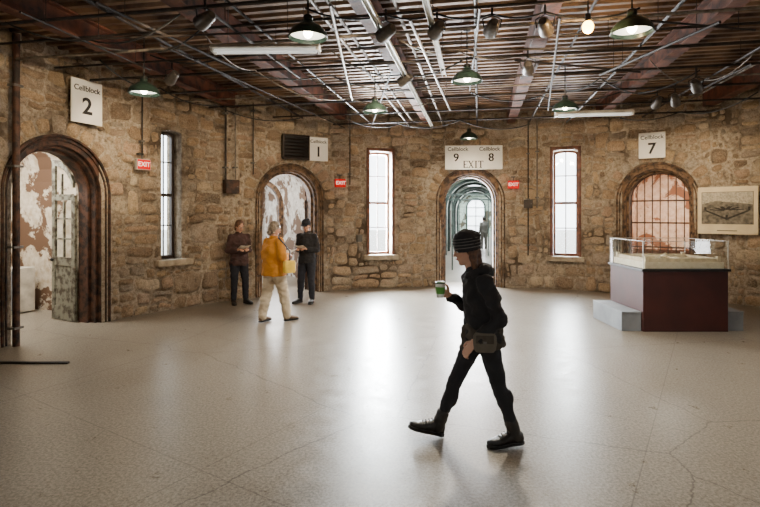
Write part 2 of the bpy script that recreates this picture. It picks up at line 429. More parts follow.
for (y0,z0),(y1,z1) in zip(pts[:-1],pts[1:]):
    h=7.4
    c.add([(-h,y0,z0),(h,y0,z0),(h,y1,z1),(-h,y1,z1)],[(0,1,2,3)])
tag(c.build('ceiling',M['deck'],loc=(CX,CY,0),rz=-AX),kind='structure')
def axp(u,v,z):
    return V(CX+u*math.cos(AX)+v*math.sin(AX),CY-u*math.sin(AX)+v*math.cos(AX),z)
ORD=['first','second','third','fourth','fifth','sixth','seventh','eighth','ninth','tenth','eleventh','twelfth','thirteenth','fourteenth','fifteenth','sixteenth']
for i,u in enumerate((-5.7,-3.85,-1.95,.05,1.95,3.9,5.7)):
    h=math.sqrt(R*R-u*u)-.12; b=MB()
    if i%2==1:
        b.box((0,0,4.15),(.2,2*h,.29))
        o=b.build('ceiling_beam',M['timber'],loc=(CX,CY,0),rz=-AX,bevel=.01)
    else:
        w_=.09
        b.prism([(-w_,4.0),(w_,4.0),(w_,4.025),(.012,4.03),(.012,4.27),(w_,4.275),(w_,4.295),(-w_,4.295),(-w_,4.275),(-.012,4.27),(-.012,4.03),(-w_,4.025)],-h,h)
        o=b.build('ceiling_beam',M['timber'],loc=(CX,CY,0),rz=-AX)
    o.location=axp(u,0,0)
    tag(o,'dark red-brown %s ceiling beam running toward the far doorway, %s from the left'%('timber' if i%2 else 'steel',ORD[i]),'beam','ceiling beams')
# ------------------------------------------------------------------ arched doors
def upath(w,spring,o,n=20,zb=0):
    r=w/2+o
    return [(-r,zb),(-r,spring*.5),(-r,spring)]+[(-r*math.cos(PI*i/n),spring+r*math.sin(PI*i/n)) for i in range(1,n)]+[(r,spring),(r,spring*.5),(r,zb)]
def ring(mb,w,spring,o0,o1,y0,y1,zb=0):
    a=upath(w,spring,o0,zb=zb); b=upath(w,spring,o1,zb=zb)
    return mb.loft([[V(p[0],y0,p[1]),V(q[0],y0,q[1]),V(q[0],y1,q[1]),V(p[0],y1,p[1])] for p,q in zip(a,b)])
def door(n,key,mat,label,wid=.12):
    px,DW,SPR=DD[key]
    e=wall_empty(n,px,0,kind='structure'); e['label']=label
    m=MB(); ring(m,DW,SPR,-.01,wid,-.055,.06); m.build('casing',mat,e,smooth=35,bevel=.004)
    m=MB(); ring(m,DW,SPR,wid*.42,wid*.62,-.08,-.04); ring(m,DW,SPR,wid-.022,wid+.012,-.10,-.04); m.build('outer_moulding',mat,e,smooth=35,bevel=.005)
    m=MB(); ring(m,DW,SPR,-.05,0.0,.02,.14); ring(m,DW,SPR,-.09,0.0,.14,.34); m.build('jamb_lining',mat,e,smooth=35,bevel=.004)
    return e
D1=door('door_1',60,M['casing'],'arched doorway with dark red-brown casing under the Cellblock 2 sign',.14)
D2=door('door_2',289.5,M['casing2'],'arched doorway behind the standing visitors under the Cellblock 1 sign')
D3=door('door_3',470,M['casing2'],'central arched exit doorway looking down a long bright corridor',.15)
D4=door('door_4',657,M['casing2'],'arched doorway behind the display case under the Cellblock 7 sign')
def leaf(parent,x,y,ang,mat,w=.62):
    g=empty('door_leaf',(x,y,0)); g.rotation_euler=(0,0,ang); g.parent=parent
    def top(u): return SPR-.05+math.sqrt(max(0,w*w-(w-u)**2))
    us=[w*i/12 for i in range(13)]
    m=MB()
    m.box((.05,0,1.06),(.10,.045,2.1)); m.box((w-.045,0,1.33),(.09,.045,2.64)); m.box((w/2,0,.13),(w-.16,.045,.24)); m.box((w/2,0,1.0),(w-.16,.045,.14)); m.box((w/2,0,2.08),(w-.16,.045,.1))
    m.box((w/2,0,.56),(w-.17,.02,.74))
    m.loft([[V(u,-.0225,top(u)-.1),V(u,-.0225,top(u)),V(u,.0225,top(u)),V(u,.0225,top(u)-.1)] for u in us[1:]])
    m.box((w/2,0,1.54),(.03,.035,.95)); m.box((w/2,0,1.38),(w-.17,.035,.03)); m.box((w/2,0,1.72),(w-.17,.035,.03)); m.box((w/2+.06,0,2.28),(.03,.035,.4))
    m.build('leaf_frame',mat,g,bevel=.004)
    m=MB(); m.box((w/2,0,1.54),(w-.17,.006,.96)); m.build('pane',M['glass'],g)
    m=MB(); m.ell((w-.05,-.05,1.02),(.028,.028,.028)); m.cyl((w-.05,-.06,1.02),(w-.05,.06,1.02),.01); m.ell((w-.05,.05,1.02),(.028,.028,.028)); m.build('door_knob',M['black'],g,smooth=True)
    return g
leaf(D1,.75-.12,.36,R_(80),M['leaf'],.66)
leaf(D2,DW/2-.12,.36,R_(60),M['casing'])
leaf(D2,-DW/2+.12,.36,R_(75),M['casing'])
def arch_grid(parent,name,w,spring,y,bars,rails,mat,br=.012,fr=.05):
    m=MB(); ring(m,w,spring,-fr,0,y-.025,y+.025)
    r=w/2
    for i in range(1,bars):
        x=-r+w*i/bars; m.box((x,y,(spring+math.sqrt(r*r-x*x))/2),(br*2,br*2,spring+math.sqrt(r*r-x*x)-.02))
    for z in rails: m.box((0,y,z),(w-.04,.03,.035))
    return m.build(name,mat,parent)
arch_grid(D4,'barred_gate',1.26,SPR,.42,8,(.1,1.05,1.6,2.1),M['screenwood'],.010,.05)
m=MB(); m.box((0,.44,.55),(1.15,.02,.9)); m.build('lower_panel',M['winwood'],D4)
def passage(name,e,rz,hw,L,zs,mat,n=14,start=0.0,endmat=None):
    g=empty(name,e.location,e.rotation_euler[2]+rz,kind='structure')
    sec=[(-hw,0),(-hw,zs)]+[(-hw*math.cos(PI*i/n),zs+.8*hw*math.sin(PI*i/n)) for i in range(1,n)]+[(hw,zs),(hw,0)]
    m=MB(); k=max(2,int(L/2))
    for (x0,z0),(x1,z1) in zip(sec[:-1],sec[1:]):
        for j in range(k):
            y0=start+(L-start)*j/k; y1=start+(L-start)*(j+1)/k
            m.add([(x0,y0,z0),(x1,y0,z1),(x1,y1,z1),(x0,y1,z0)],[(0,1,2,3)])
    m.build('vault_wall',mat,g)
    m=MB(); m.prism(sec,L,L+.15); m.build('end_wall',endmat or mat,g)
    return g
P1=passage('wall_passage_left',D1,0,1.3,4.2,2.4,M['pl_warm'])
P2=passage('wall_passage_back_left',D2,0,1.3,5.5,2.4,M['pl_cool'])
P3=passage('wall_passage_back',D3,az(470)-AX,1.35,28,2.3,M['pl_green'],start=.1)
P4=passage('wall_passage_back_right',D4,0,1.3,5.0,2.4,M['pl_orange'])
def parea(p,y,z,size,pw,col): light('passage_light','AREA',(0,y,z),pw,col,p,rot=(0,0,0),size=size)
parea(P1,1.6,3.2,(.9,2.0),180,(1,.95,.86))
parea(P2,2.4,3.2,(.9,3.5),150,(1,.97,.92))
parea(P4,2.4,3.2,(.9,3.0),190,(1,.93,.84))
for y in (2,8,14,20,26): parea(P3,y,3.2,(.7,1.8),250,(.95,.98,1))
GLOW=pm('bright_frosted_glass',(.9,.95,1,1),(.9,.95,1,1),3,.5,0,0,emis=4)
def endwin(p,y,w,spring,zb,mat,light_p,col):
    m=MB(); ring(m,w,spring,-.06,.06,y-.12,y-.02,zb=zb); m.box((0,y-.07,zb),(w+.12,.1,.1)); m.box((0,y-.07,(zb+spring)/2+.2),(.05,.06,spring-zb+w/2))
    for z in (zb+(spring-zb)*.35,zb+(spring-zb)*.7,spring): m.box((0,y-.07,z),(w,.06,.05))
    m.build('end_window_frame',mat,p)
    m=MB(); m.prism([(a,b) for a,b in upath(w-.1,spring,0,zb=zb)],y-.035,y-.03); m.build('end_window_glow',GLOW,p)
    light('end_window_light','AREA',(0,y-.14,(zb+spring)/2+.1),light_p,col,p,rot=(-PI/2,0,0),size=(w*.9,spring-zb+.3))
endwin(P2,5.5,1.3,2.2,.1,M['winwood'],60,(.92,.95,1))
endwin(P3,28,1.4,2.3,.1,M['teal'],200,(.9,.96,1))
# skylight slots that light the long corridor
for y in (2,8,14,20,26):
    m=MB(); m.box((0,y,3.30),(.7,1.8,.02)); m.build('skylight_pane',GLOW,P3)
light('added_passage_fill','AREA',(0,.9,1.5),380,(.97,.97,1),P3,rot=(-PI/2-.05,0,0),size=(1.1,2.4))  # unseen area lamp added inside the doorway to strengthen backlight and the walker's shadow
light('added_passage_fill','AREA',(0,1.2,1.5),70,(1,.97,.95),P2,rot=(-PI/2,0,0),size=(1.0,2.2))  # second added lamp, unseen, throwing extra light from this passage into the hall
m=MB(); ring(m,1.1,2.05,0,.12,2.0,2.12); m.build('inner_frame',M['casing2'],P2,smooth=35)
for i,y in enumerate((1.0,3.6,6.4,9.5,12,16,18.5,22.5)):
    m=MB(); w_=2.0 if i<2 else 2.3; ring(m,w_,2.05,0,.12,y,y+.15)
    if i in(1,3):
        for k in(-.62,.62): m.box((k,y+.07,1.2),(.04,.05,2.4))
        m.box((0,y+.07,2.42),(w_,.05,.06))
    m.build('arch_rib',M['teal'],P3,smooth=35)
for i,(y,s) in enumerate([(3,1),(5,-1),(5,1),(7.6,-1),(7.6,1),(11,-1),(11,1),(15,-1),(15,1),(3,-1)]):
    m=MB(); m.box((s*1.31,y,1.0),(.06,.8,2.0)); m.build('cell_door',M['casing'],P3)
# ------------------------------------------------------------------ windows
def window(n,px,w,zb,zt,mat,power,a=None,rec=.16,fw=.055):
    e=wall_empty(n,px,0,a=a,kind='structure'); y0,y1=rec,rec+.08; yc=rec+.04
    sp=zt-WR
    arc=[(-w/2*math.cos(PI*i/12),sp+WR*math.sin(PI*i/12)) for i in range(13)]
    m=MB()
    outp=[(-w/2,zb)]+arc+[(w/2,zb)]
    inp=[(-w/2+fw,zb+fw)]+[(x*(1-2*fw/w),z-fw) for x,z in arc]+[(w/2-fw,zb+fw)]
    rs=[[V(p[0],y0,p[1]),V(q[0],y0,q[1]),V(q[0],y1,q[1]),V(p[0],y1,p[1])] for p,q in zip(inp,outp)]
    rs.append(rs[0]); m.loft(rs,caps=False); m.build('window_frame',mat,e)
    m=MB(); hh=zt-zb
    m.box((0,yc,zb+hh*.5),(w-.06,.06,.06)); m.box((0,yc,zb+hh/2),(.022,.025,hh-.1))
    m.box((0,yc,zb+hh*.26),(w-.06,.025,.022)); m.box((0,yc,zb+hh*.76),(w-.06,.025,.022))
    m.build('glazing_bars',mat,e)
    m=MB(); m.box((0,yc+.015,zb+hh/2-.02),(w-.1,.005,hh-.14)); m.build('pane',M['glass'],e)
    m=MB(); m.box((0,.0,zb-.06),(w+.3,.38,.12)); m.build('window_sill',M['sill'],e,bevel=.02)
    light('window_daylight','AREA',(0,.52,(zb+zt)/2),power,(.92,.96,1),e,rot=(-PI/2,0,0),size=(w+.1,zt-zb+.1))
    return e
for (n,px,w,zb,zt),mt,pw,rec,fw in zip(wins,(M['winwood_d'],M['winwood'],M['winwood']),(8,2300,330),(.22,.20,.20),(.06,.05,.05)):
    e=window(n,px,w,zb,zt,mt,pw,rec=rec,fw=fw)
    if n!='window_1':
        m=MB()
        for s in (-1,1): m.box((s*(w/2+.03),-.04,(zb+zt)/2),(.07,.1,zt-zb+.02))
        m.box((0,-.04,zt+.03),(w+.13,.1,.08)); m.build('window_casing',M['winwood'],e,bevel=.006)
for o in ops:
    if o['n'] in ('window_4','window_5','window_6','window_7','window_8'):
        window(o['n'],0,.6,.82,3.33,M['winwood'],12,a=o['a'])
# ------------------------------------------------------------------ signs
def sign(px,z,w,h,label,lines,name='cellblock_sign',ins=.15):
    e=wall_empty(name,px,z,ins,label=label,cat='sign')
    m=MB(); m.box((0,0,0),(w,.02,h)); m.build('board',M['sign'],e,bevel=.003)
    for t,s,x,zz,bo in lines: text(t,s,e,M['ink'],x,zz,bold=bo)
    for s in(-1,1):
        m=MB(); m.cyl((s*w*.38,.01,h/2-.04),(s*w*.38,ins+.01,h/2-.04),.008,n=6); m.build('standoff',M['grey'],e)
    return e
sign(80,wz(80,103),.54,.68,'white hanging Cellblock 2 sign on the stone above the left doorway',[('Cellblock',.12,0,.2,.0012),('2',.36,0,-.08,.008)])
sign(316,wz(316,150),.46,.54,'white Cellblock 1 sign beside the dark louvred vent',[('Cellblock',.104,0,.17,.001),('1',.32,0,-.07,.007)])
sign(653,wz(653,146),.52,.56,'white Cellblock 7 sign above the doorway behind the display case',[('Cellblock',.118,0,.17,.001),('7',.33,0,-.08,.007)])
e=sign(472.5,wz(472,158.5),1.38,.58,'wide white sign reading Cellblock 9, Cellblock 8 and EXIT above the central doorway',[('Cellblock',.13,-.38,.2,.0012),('9',.27,-.42,-.01,.0),('Cellblock',.13,.38,.2,.0012),('8',.27,.42,-.01,.0)],ins=.24)
text('9',.27,e,M['ink'],-.414,-.01); text('9',.27,e,M['ink'],-.426,-.01); text('8',.27,e,M['ink'],.414,-.01); text('8',.27,e,M['ink'],.426,-.01)
serif_exit(e,M['ink'],0,-.17,.17,.13)
for px,py,w,label in ((137,165,.27,'small red exit sign hanging below a conduit by the left doorway'),(338,183.5,.25,'small red exit sign between the Cellblock 1 doorway and the middle window'),(513,185,.26,'small red exit sign just right of the central doorway')):
    e=wall_empty('exit_sign',px,wz(px,py),.16,label=label,cat='exit sign')
    m=MB(); m.box((0,0,0),(w,.07,.19)); m.build('housing',M['pale' if px==137 else 'redface'],e,bevel=.006)
    m=MB(); m.box((0,-.036,0),(w-.025,.006,.165)); m.build('face',M['redface'],e)
    text('EXIT',.115,e,M['whitelet'],0,0,-.042,bold=.001)
    m=MB(); m.cyl((0,.02,.09),(0,.02,.2),.012); m.box((0,.07,.19),(.1,.08,.03)); m.build('bracket',M['grey'],e)
# ------------------------------------------------------------------ wall things
e=wall_empty('vent_grille',293,wz(293,148),.15,label='dark louvred vent box on the wall left of the Cellblock 1 sign',cat='vent')
m=MB(); m.box((0,.03,0),(.62,.08,.5)); m.build('backing',M['black'],e)
m=MB()
for x in(-.3,.3): m.box((x,-.03,0),(.04,.06,.54))
for z in(-.26,.26): m.box((0,-.03,z),(.64,.06,.04))
m.build('frame',M['steel'],e,bevel=.004)
for i in range(6):
    m=MB(); m.add([(-.28,-.045,0),(.28,-.045,0),(.28,0,.05),(-.28,0,.05),(-.28,-.045,-.01),(.28,-.045,-.01),(.28,0,.04),(-.28,0,.04)],[(0,1,2,3),(7,6,5,4),(0,4,5,1),(2,6,7,3),(0,3,7,4),(1,5,6,2)])
    o=m.build('slat',M['steel'],e); o.location=(0,0,-.22+i*.075)
def wall_pipe(px,z0,z1,r,mat,label,name='wall_pipe'):
    e=wall_empty(name,px,z0,.15,label=label,cat='pipe' if 'pipe' in name else 'conduit')
    m=MB(); m.cyl((0,0,0),(0,0,z1-z0),r,n=12); m.build('pipe',mat,e,smooth=40)
    k=z0+.25
    while k<z1-.1:
        m=MB(); m.box((0,.02,k-z0),(r*2+.05,r*2+.05,.03)); m.build('pipe_clamp',M['grey'],e); k+=1.1
    return e
wall_pipe(7,0.0,TOP-.1,.045,M['casing'],'tall rusty red-brown pipe at the far left edge beside the doorway')
wall_pipe(137,wz(137,158)+.04,TOP-.2,.013,M['conduit_d'],'thin conduit rising from the left exit sign to the ceiling','wall_conduit')
wall_pipe(222,wz(222,180),TOP-.3,.02,M['conduit_d'],'dark conduit left of the pair above the wall junction box','wall_conduit')
wall_pipe(232,wz(232,180),TOP-.3,.016,M['conduit'],'grey conduit right of the pair above the wall junction box','wall_conduit')
wall_pipe(250,wz(250,175),TOP-.2,.013,M['conduit_d'],'slim dark conduit just left of the Cellblock 1 doorway','wall_conduit')
wall_pipe(528,wz(528,255),TOP-.3,.016,M['conduit_d'],'slim dark conduit running down right of the central doorway','wall_conduit')
wall_pipe(537,wz(537,208),TOP-.3,.02,M['conduit'],'grey conduit dropping beside the right-hand tall window','wall_conduit')
wall_pipe(348,wz(348,185),TOP-.2,.013,M['conduit_d'],'slim conduit dropping between the red exit sign and middle window','wall_conduit')
def wbox(px,py,w,h,label,mat=M['steel']):
    e=wall_empty('junction_box',px,wz(px,py),.19,label=label,cat='junction box')
    m=MB(); m.box((0,0.01,0),(w,.14,h)); m.build('body',mat,e,bevel=.006)
    m=MB(); m.box((0,-.065,0),(w*.9,.012,h*.92)); m.build('cover',mat,e,bevel=.003)
    m=MB(); m.cyl((w*.33,-.07,0),(w*.33,-.085,0),.012); m.build('latch',M['grey'],e)
wbox(227,187,.30,.28,'brown metal junction box on the stone wall left of the Cellblock 1 doorway',M['casing'])
wbox(528,204,.2,.2,'small dark junction box on the wall right of the central doorway')
wbox(357,238,.12,.16,'small grey socket box low on the wall beside the middle window',M['grey'])
zt,zb=wz(730,187),wz(730,234)
e=wall_empty('framed_print',729.5,(zt+zb)/2,.17,label='wide cream-bordered grey print of a walled building on the right wall',cat='picture')
w=1.02; h=zt-zb
m=MB(); m.box((0,0,0),(w,.03,h)); m.build('mount_board',M['mat'],e,bevel=.004)
iw,ih=w-.14,h-.30; zc=.05
m=MB(); m.box((0,-.018,zc),(iw,.006,ih)); m.build('print',M['print'],e)
m=MB()
m.prism([(-iw/2+.01,zc+ih/2-.01),(-iw/2+.01,zc+.08),(-.2,zc+.14),(.1,zc+.11),(iw/2-.01,zc+.07),(iw/2-.01,zc+ih/2-.01)],-.024,-.022); m.build('print_sky',M['print_l'],e)
m=MB()
for k in range(6):
    a=PI*(k+.5)/6; q=lambda r,o:(r*math.cos(a)-o*math.sin(a),zc-.05+.28*(r*math.sin(a)+o*math.cos(a)))
    m.prism([q(.04,-.02),q(.3,-.02),q(.3,.05),q(.04,.05)],-.027,-.025)
m.prism([(-.38,zc-.03),(0,zc-.2),(.38,zc-.03),(.36,zc-.07),(0,zc-.24),(-.36,zc-.07)],-.027,-.025)
for x in(-.37,0,.37): m.prism([(x-.02,zc-.05-(.16 if x==0 else 0)),(x+.02,zc-.05-(.16 if x==0 else 0)),(x+.02,zc+.02-(.16 if x==0 else 0)),(x-.02,zc+.02-(.16 if x==0 else 0))],-.029,-.027)
m.build('print_drawing',M['print_d'],e)
m=MB(); m.box((0,-.0165,-h/2+.07),(.34,.002,.014)); m.build('caption_line',M['ink'],e)
# ------------------------------------------------------------------ ceiling conduits, rails and cables
runs=[(-4.6,.022,'conduit_d'),(-3.2,.016,'conduit_d'),(-2.35,.02,'conduit'),(-2.22,.02,'conduit'),(-1.55,.02,'conduit'),(-.75,.018,'conduit_d'),(.45,.018,'conduit_d'),(1.3,.02,'conduit_d'),(2.8,.018,'conduit_d'),(3.2,.014,'conduit'),(4.8,.022,'conduit_d')]
for i,(u,r,mt) in enumerate(runs):
    h=math.sqrt(R*R-u*u)-.25
    m=MB(); m.cyl((0,-h,0),(0,h,0),r,n=8); o=m.build('ceiling_conduit',M[mt],loc=axp(u,0,3.96-.02*(i%3)),rz=-AX,smooth=40)
    tag(o,'thin %s conduit running lengthwise toward the far doorway, %s from the left'%('pale grey' if mt=='conduit' else 'dark',ORD[i]),'conduit','lengthwise ceiling conduits')
cross=[(-2.6,.02,'conduit_d',3.9),(-1.9,.018,'conduit',3.9),(-1.0,.02,'conduit_d',3.92),(-.5,.016,'conduit_d',3.9),(0.0,.018,'conduit',3.88),(.6,.016,'conduit_d',3.93),(1.2,.022,'conduit_d',3.9),(2.2,.018,'conduit_d',3.9),(2.8,.014,'conduit',3.9),(3.4,.02,'conduit_d',3.9),(4.6,.018,'conduit_d',3.9),(5.6,.018,'conduit_d',3.88)]
for i,(v,r,mt,z) in enumerate(cross):
    h=math.sqrt(R*R-v*v)-.25
    m=MB(); m.cyl((-h,0,0),(h,0,0),r,n=8); o=m.build('ceiling_conduit',M[mt],loc=axp(0,v,z),rz=-AX,smooth=40)
    tag(o,'thin %s conduit crossing the ceiling sideways, %s from the front'%('pale grey' if mt=='conduit' else 'dark',ORD[i]),'conduit','crosswise ceiling conduits')
diag=[((20,12),(150,70)),((95,2),(240,70)),((160,45),(345,128)),((205,8),(300,78)),((250,60),(420,62)),((330,5),(352,100)),((392,70),(372,125)),((410,20),(450,110)),((480,8),(470,90)),((515,60),(640,72)),((560,18),(548,110)),((600,75),(720,22)),((640,20),(755,30)),((690,95),(752,64)),((60,40),(330,30)),((430,50),(640,48))]
for i,(a,b) in enumerate(diag):
    z=3.86-.015*(i%3); A=at(*a,z);B=at(*b,z); mid=(A+B)/2; m=MB(); r=.013+.004*(i%2)
    m.cyl(A-mid,B-mid,r,n=8)
    for q in(.15,.85):
        p=A.lerp(B,q)-mid; m.cyl(p,p+V(0,0,4.28-z),.004,n=5)
    pale=i in(5,7)
    o=m.build('slanting_conduit',M['conduit' if pale else 'conduit_d'],loc=mid,smooth=40); tag(o,'%s conduit hung on thin rods slanting across the ceiling, %s counted from the left'%('pale' if pale else 'dark',ORD[i]),'conduit','slanting ceiling conduits')
for i,(u,v0,v1,mt,lab) in enumerate([(-1.75,-2.5,5.8,'pale','white channel rail heading to the far doorway left of the centre beam'),(-1.2,-2.2,1.6,'pale','short white channel rail hung near the middle spotlights'),(4.35,-1,4.4,'steel','dark lighting track over the display case')]):
    L=v1-v0; e=empty('lighting_track',axp(u,(v0+v1)/2,3.79),-AX,lab,'track')
    m=MB(); m.prism([(-.03,-.02),(-.024,-.02),(-.024,.016),(.024,.016),(.024,-.02),(.03,-.02),(.03,.024),(-.03,.024)],-L/2,L/2); m.build('channel',M[mt],e)
    for q in(-.4,0,.4):
        m=MB(); m.cyl((0,q*L,.02),(0,q*L,4.3-3.79),.006,n=6); m.build('hanger_rod',M['grey'],e)
def cable(pts,label,r=.011,mat='cable'):
    P=[]
    for A,B in zip(pts[:-1],pts[1:]):
        A=Vector(A);B=Vector(B); sag=(B-A).length*.09
        for k in range(9):
            t=k/9; p=A.lerp(B,t); p.z-=sag*4*t*(1-t); P.append(p)
    P.append(Vector(pts[-1]))
    m=MB(); c0=P[0].copy(); m.tube([p-c0 for p in P],r,6); o=m.build('hanging_cable',M[mat],loc=c0,smooth=True); tag(o,label,'cable')
z=3.93
cable([at(150,55,z),at(215,60,z),at(330,75,z),at(430,85,z)],'dark cable sagging from the left beams past the green pendant lamps')
cable([at(305,8,z),at(386,15,z),at(437,14,z),at(492,14,z),at(545,12,z),at(640,8,z)],'black cable looping between the row of central spotlights')
cable([at(100,60,z),at(160,88,3.9),at(215,105,3.8),at(300,118,3.75)],'dark cable draped along the top of the left stone wall')
cable([at(470,92,z),at(540,96,z),at(620,92,z),at(700,70,z)],'dark cable sagging toward the right wall spotlights')
cable([at(400,40,z),at(460,52,z),at(520,55,z),at(590,50,z)],'pale cable swagged across the middle of the ceiling',.01,'conduit')
cable([at(60,30,z),at(140,50,z),at(200,30,z)],'thin black cable looped over the Cellblock 2 sign')
cable([at(650,60,z),at(700,80,z),at(755,52,z)],'pale cable hanging near the upper right corner',.008,'conduit')
cable([at(200,28,z),at(255,70,3.9),at(350,98,3.85),at(440,100,3.85)],'pale cable arcing behind the left fluorescent fitting',.009,'conduit')
cable([at(330,50,z),at(400,75,3.85),at(466,58,3.9)],'black cable drooping toward the middle green pendant lamp')
cable([at(566,90,3.9),at(600,78,3.9),at(660,92,3.8)],'black cable linking the right green pendant to the spotlights')
cable([at(345,118,3.8),at(400,124,3.8),at(460,120,3.8),at(530,124,3.8)],'thin dark cable swagged along the top of the back wall')
cable([at(620,118,3.7),at(680,112,3.7),at(758,92,3.7)],'dark cable swagged along the top of the right wall')
cable([at(5,22,3.9),at(90,40,3.9),at(180,14,3.9)],'black cable drooping across the upper left corner')
# ------------------------------------------------------------------ pendant lamps
def pendant(pos,label,power,s=1.0):
    z=pos[2]; e=empty('pendant_lamp',pos,0,label,'pendant lamp','green enamel pendant lamps')
    r=.2*s
    m=MB(); m.lathe([(r,0),(r+.006,.004),(r*.97,.05),(r*.78,.10),(r*.42,.145),(.05,.165),(.045,.20),(.04,.2),(.045,.158),(r*.4,.137),(r*.75,.092),(r*.93,.045),(r-.006,.0)],28,caps=False); m.build('shade',M['green'],e,smooth=50)
    m=MB(); m.lathe([(r*.925,.042),(r*.74,.088),(r*.39,.132),(.03,.15)],28,caps=False); m.build('reflector',M['enamel'],e,smooth=True)
    m=MB(); m.lathe([(.03,.24),(.045,.23),(.05,.2),(.03,.195)],16); m.build('socket_cap',M['black'],e,smooth=40)
    m=MB(); m.ell((0,0,.06),(.05,.05,.065)); m.build('bulb',M['bulb'],e,smooth=True)
    m=MB(); m.cyl((0,0,.23),(0,0,TOP-.1-z),.009,n=8); m.lathe([(.05,TOP-.1-z),(.045,TOP-.13-z),(.01,TOP-.14-z)],14); m.build('stem',M['black'],e,smooth=40)
    light('pendant_light','SPOT',(0,0,-.02),power,(1,.90,.76) if power>100 else (1,.82,.58),e,rot=(0,0,0),spot=140 if power>100 else 165,blend=.6,rad=.08)
    return e
for px,py,z,lab,WP in ((308,38,3.62,'large green pendant lamp beside the left fluorescent fitting',14),(632,33,3.62,'green pendant lamp nearest the upper right, right of the bare bulb',14),(144,94,3.42,'green pendant lamp hanging in front of the Cellblock 2 doorway wall',60),(467,82,3.55,'green pendant lamp hanging in the middle above the walking person',620),(375,112,3.45,'green pendant lamp hanging before the Cellblock 1 sign',80),(469,139,3.5,'smallest green pendant lamp just over the central doorway sign',60),(565,110,3.5,'green pendant lamp above the right-hand tall window',60)):
    pendant(at(px,py,z),lab,WP)
p=at(588,27,3.66); e=empty('bare_bulb',p,0,'bare glowing light bulb hanging near the upper right','light bulb')
m=MB(); m.ell((0,0,0),(.055,.055,.065)); m.build('bulb',M['wbulb'],e,smooth=True)
m=MB(); m.cyl((0,0,.05),(0,0,.13),.028); m.build('socket',M['black'],e,smooth=40)
m=MB(); m.cyl((0,0,.12),(0,0,TOP-.1-p.z),.007); m.build('cord',M['cable'],e)
light('bare_bulb_light','POINT',(0,0,-.13),45,(1,.62,.28),e,rad=.05)
def spot(px,py,z,target,label,power,s=1.0,color=(1,.78,.51)):
    power*=1.65
    pos=at(px,py,z); e=empty('spotlight',pos,0,label,'spotlight','ceiling spotlights')
    d=(Vector(target)-pos).normalized(); q=d.to_track_quat('Z','Y').to_matrix().to_4x4()
    r=.075*s
    m=MB(); m.lathe([(r*.5,-.13*s),(r*.75,-.11*s),(r*.85,-.03*s),(r,.02*s),(r*1.05,.09*s),(r*.95,.09*s),(r*.9,.03*s),(r*.5,-.02*s)],20,M=q,caps=True); m.build('housing',M['can'],e,smooth=40)
    m=MB(); m.lathe([(r*.9,.045*s),(.001,.05*s)],20,M=q); m.build('lens',M['lens'],e)
    m=MB(); side=q.to_3x3()@V(1,0,0); side.z=0; side.normalize()
    m.tube([side*r*1.1,side*r*1.3+V(0,0,.09),V(0,0,.13),-side*r*1.3+V(0,0,.09),-side*r*1.1],.008,6); m.cyl((0,0,.13),(0,0,3.92-z+.05),.012); m.build('yoke',M['black'],e,smooth=40)
    light('spot_beam','SPOT',d*.11*s,power,color,e,rot=d.to_track_quat('-Z','Y').to_euler(),spot=60,blend=1.0,rad=.04)
def wp(px,z):
    a=az(px); return V(CX+R*math.sin(a),CY+R*math.cos(a),z)
sp=[(386,33,3.72,wp(215,2.8),'round spotlight leftmost of the four in the central row',180),(437,30,3.74,wp(345,2.8),'round spotlight second from left in the central row',160),(492,28,3.74,wp(430,2.9),'round spotlight third from left in the central row',130),(545,27,3.74,wp(600,2.6),'round spotlight rightmost of the four in the central row',220),
(657,103,3.7,wp(610,2.6),'spotlight left of the three near the Cellblock 7 sign',90),(675,100,3.7,wp(690,2.4),'spotlight middle of the three near the Cellblock 7 sign',90),(696,86,3.7,wp(735,2.3),'spotlight right of the three near the Cellblock 7 sign',150),(528,68,3.72,wp(530,2.7),'small spotlight hung right of the middle pendant lamp',140),(172,78,3.75,wp(110,2.8),'spotlight just right of the pendant lamp by the left wall',120),(405,80,3.75,wp(250,2.5),'small spotlight above the pendant lamp by the Cellblock 1 sign',150),(205,20,3.72,wp(60,3.1),'small spotlight near the top left above the fluorescent fitting',240)]
for s in sp: spot(*s)
def fluor(A,B,label):
    A=Vector(A);B=Vector(B); mid=(A+B)/2; L=(B-A).length; rz=math.atan2((B-A).y,(B-A).x)
    e=empty('fluorescent_light',mid,rz,label,'fluorescent light')
    m=MB(); m.loft([[V(x,-.04,.06),V(x,.04,.06),V(x,.11,0),V(x,-.11,0)] for x in(-L/2,L/2)]); m.build('housing',M['pale'],e,bevel=.004)
    for s in(-1,1):
        m=MB(); m.cyl((-L/2+.05,s*.05,-.02),(L/2-.05,s*.05,-.02),.016); m.build('tube',M['tube'],e,smooth=40)
    for s in(-1,1):
        m=MB(); m.box((s*(L/2-.02),0,-.012),(.03,.16,.045)); m.build('end_cap',M['pale'],e)
    for s in(-1,1):
        m=MB(); m.cyl((s*L*.35,0,.06),(s*L*.35,0,TOP-.1-mid.z),.005,n=6); m.build('hanger_rod',M['grey'],e)
fluor(at(212,50,3.75),at(320,49,3.75),'long white fluorescent fitting hanging left of the largest pendant lamp')
fluor(at(555,115,3.62),at(633,113,3.62),'white fluorescent fitting hanging before the Cellblock 7 sign')
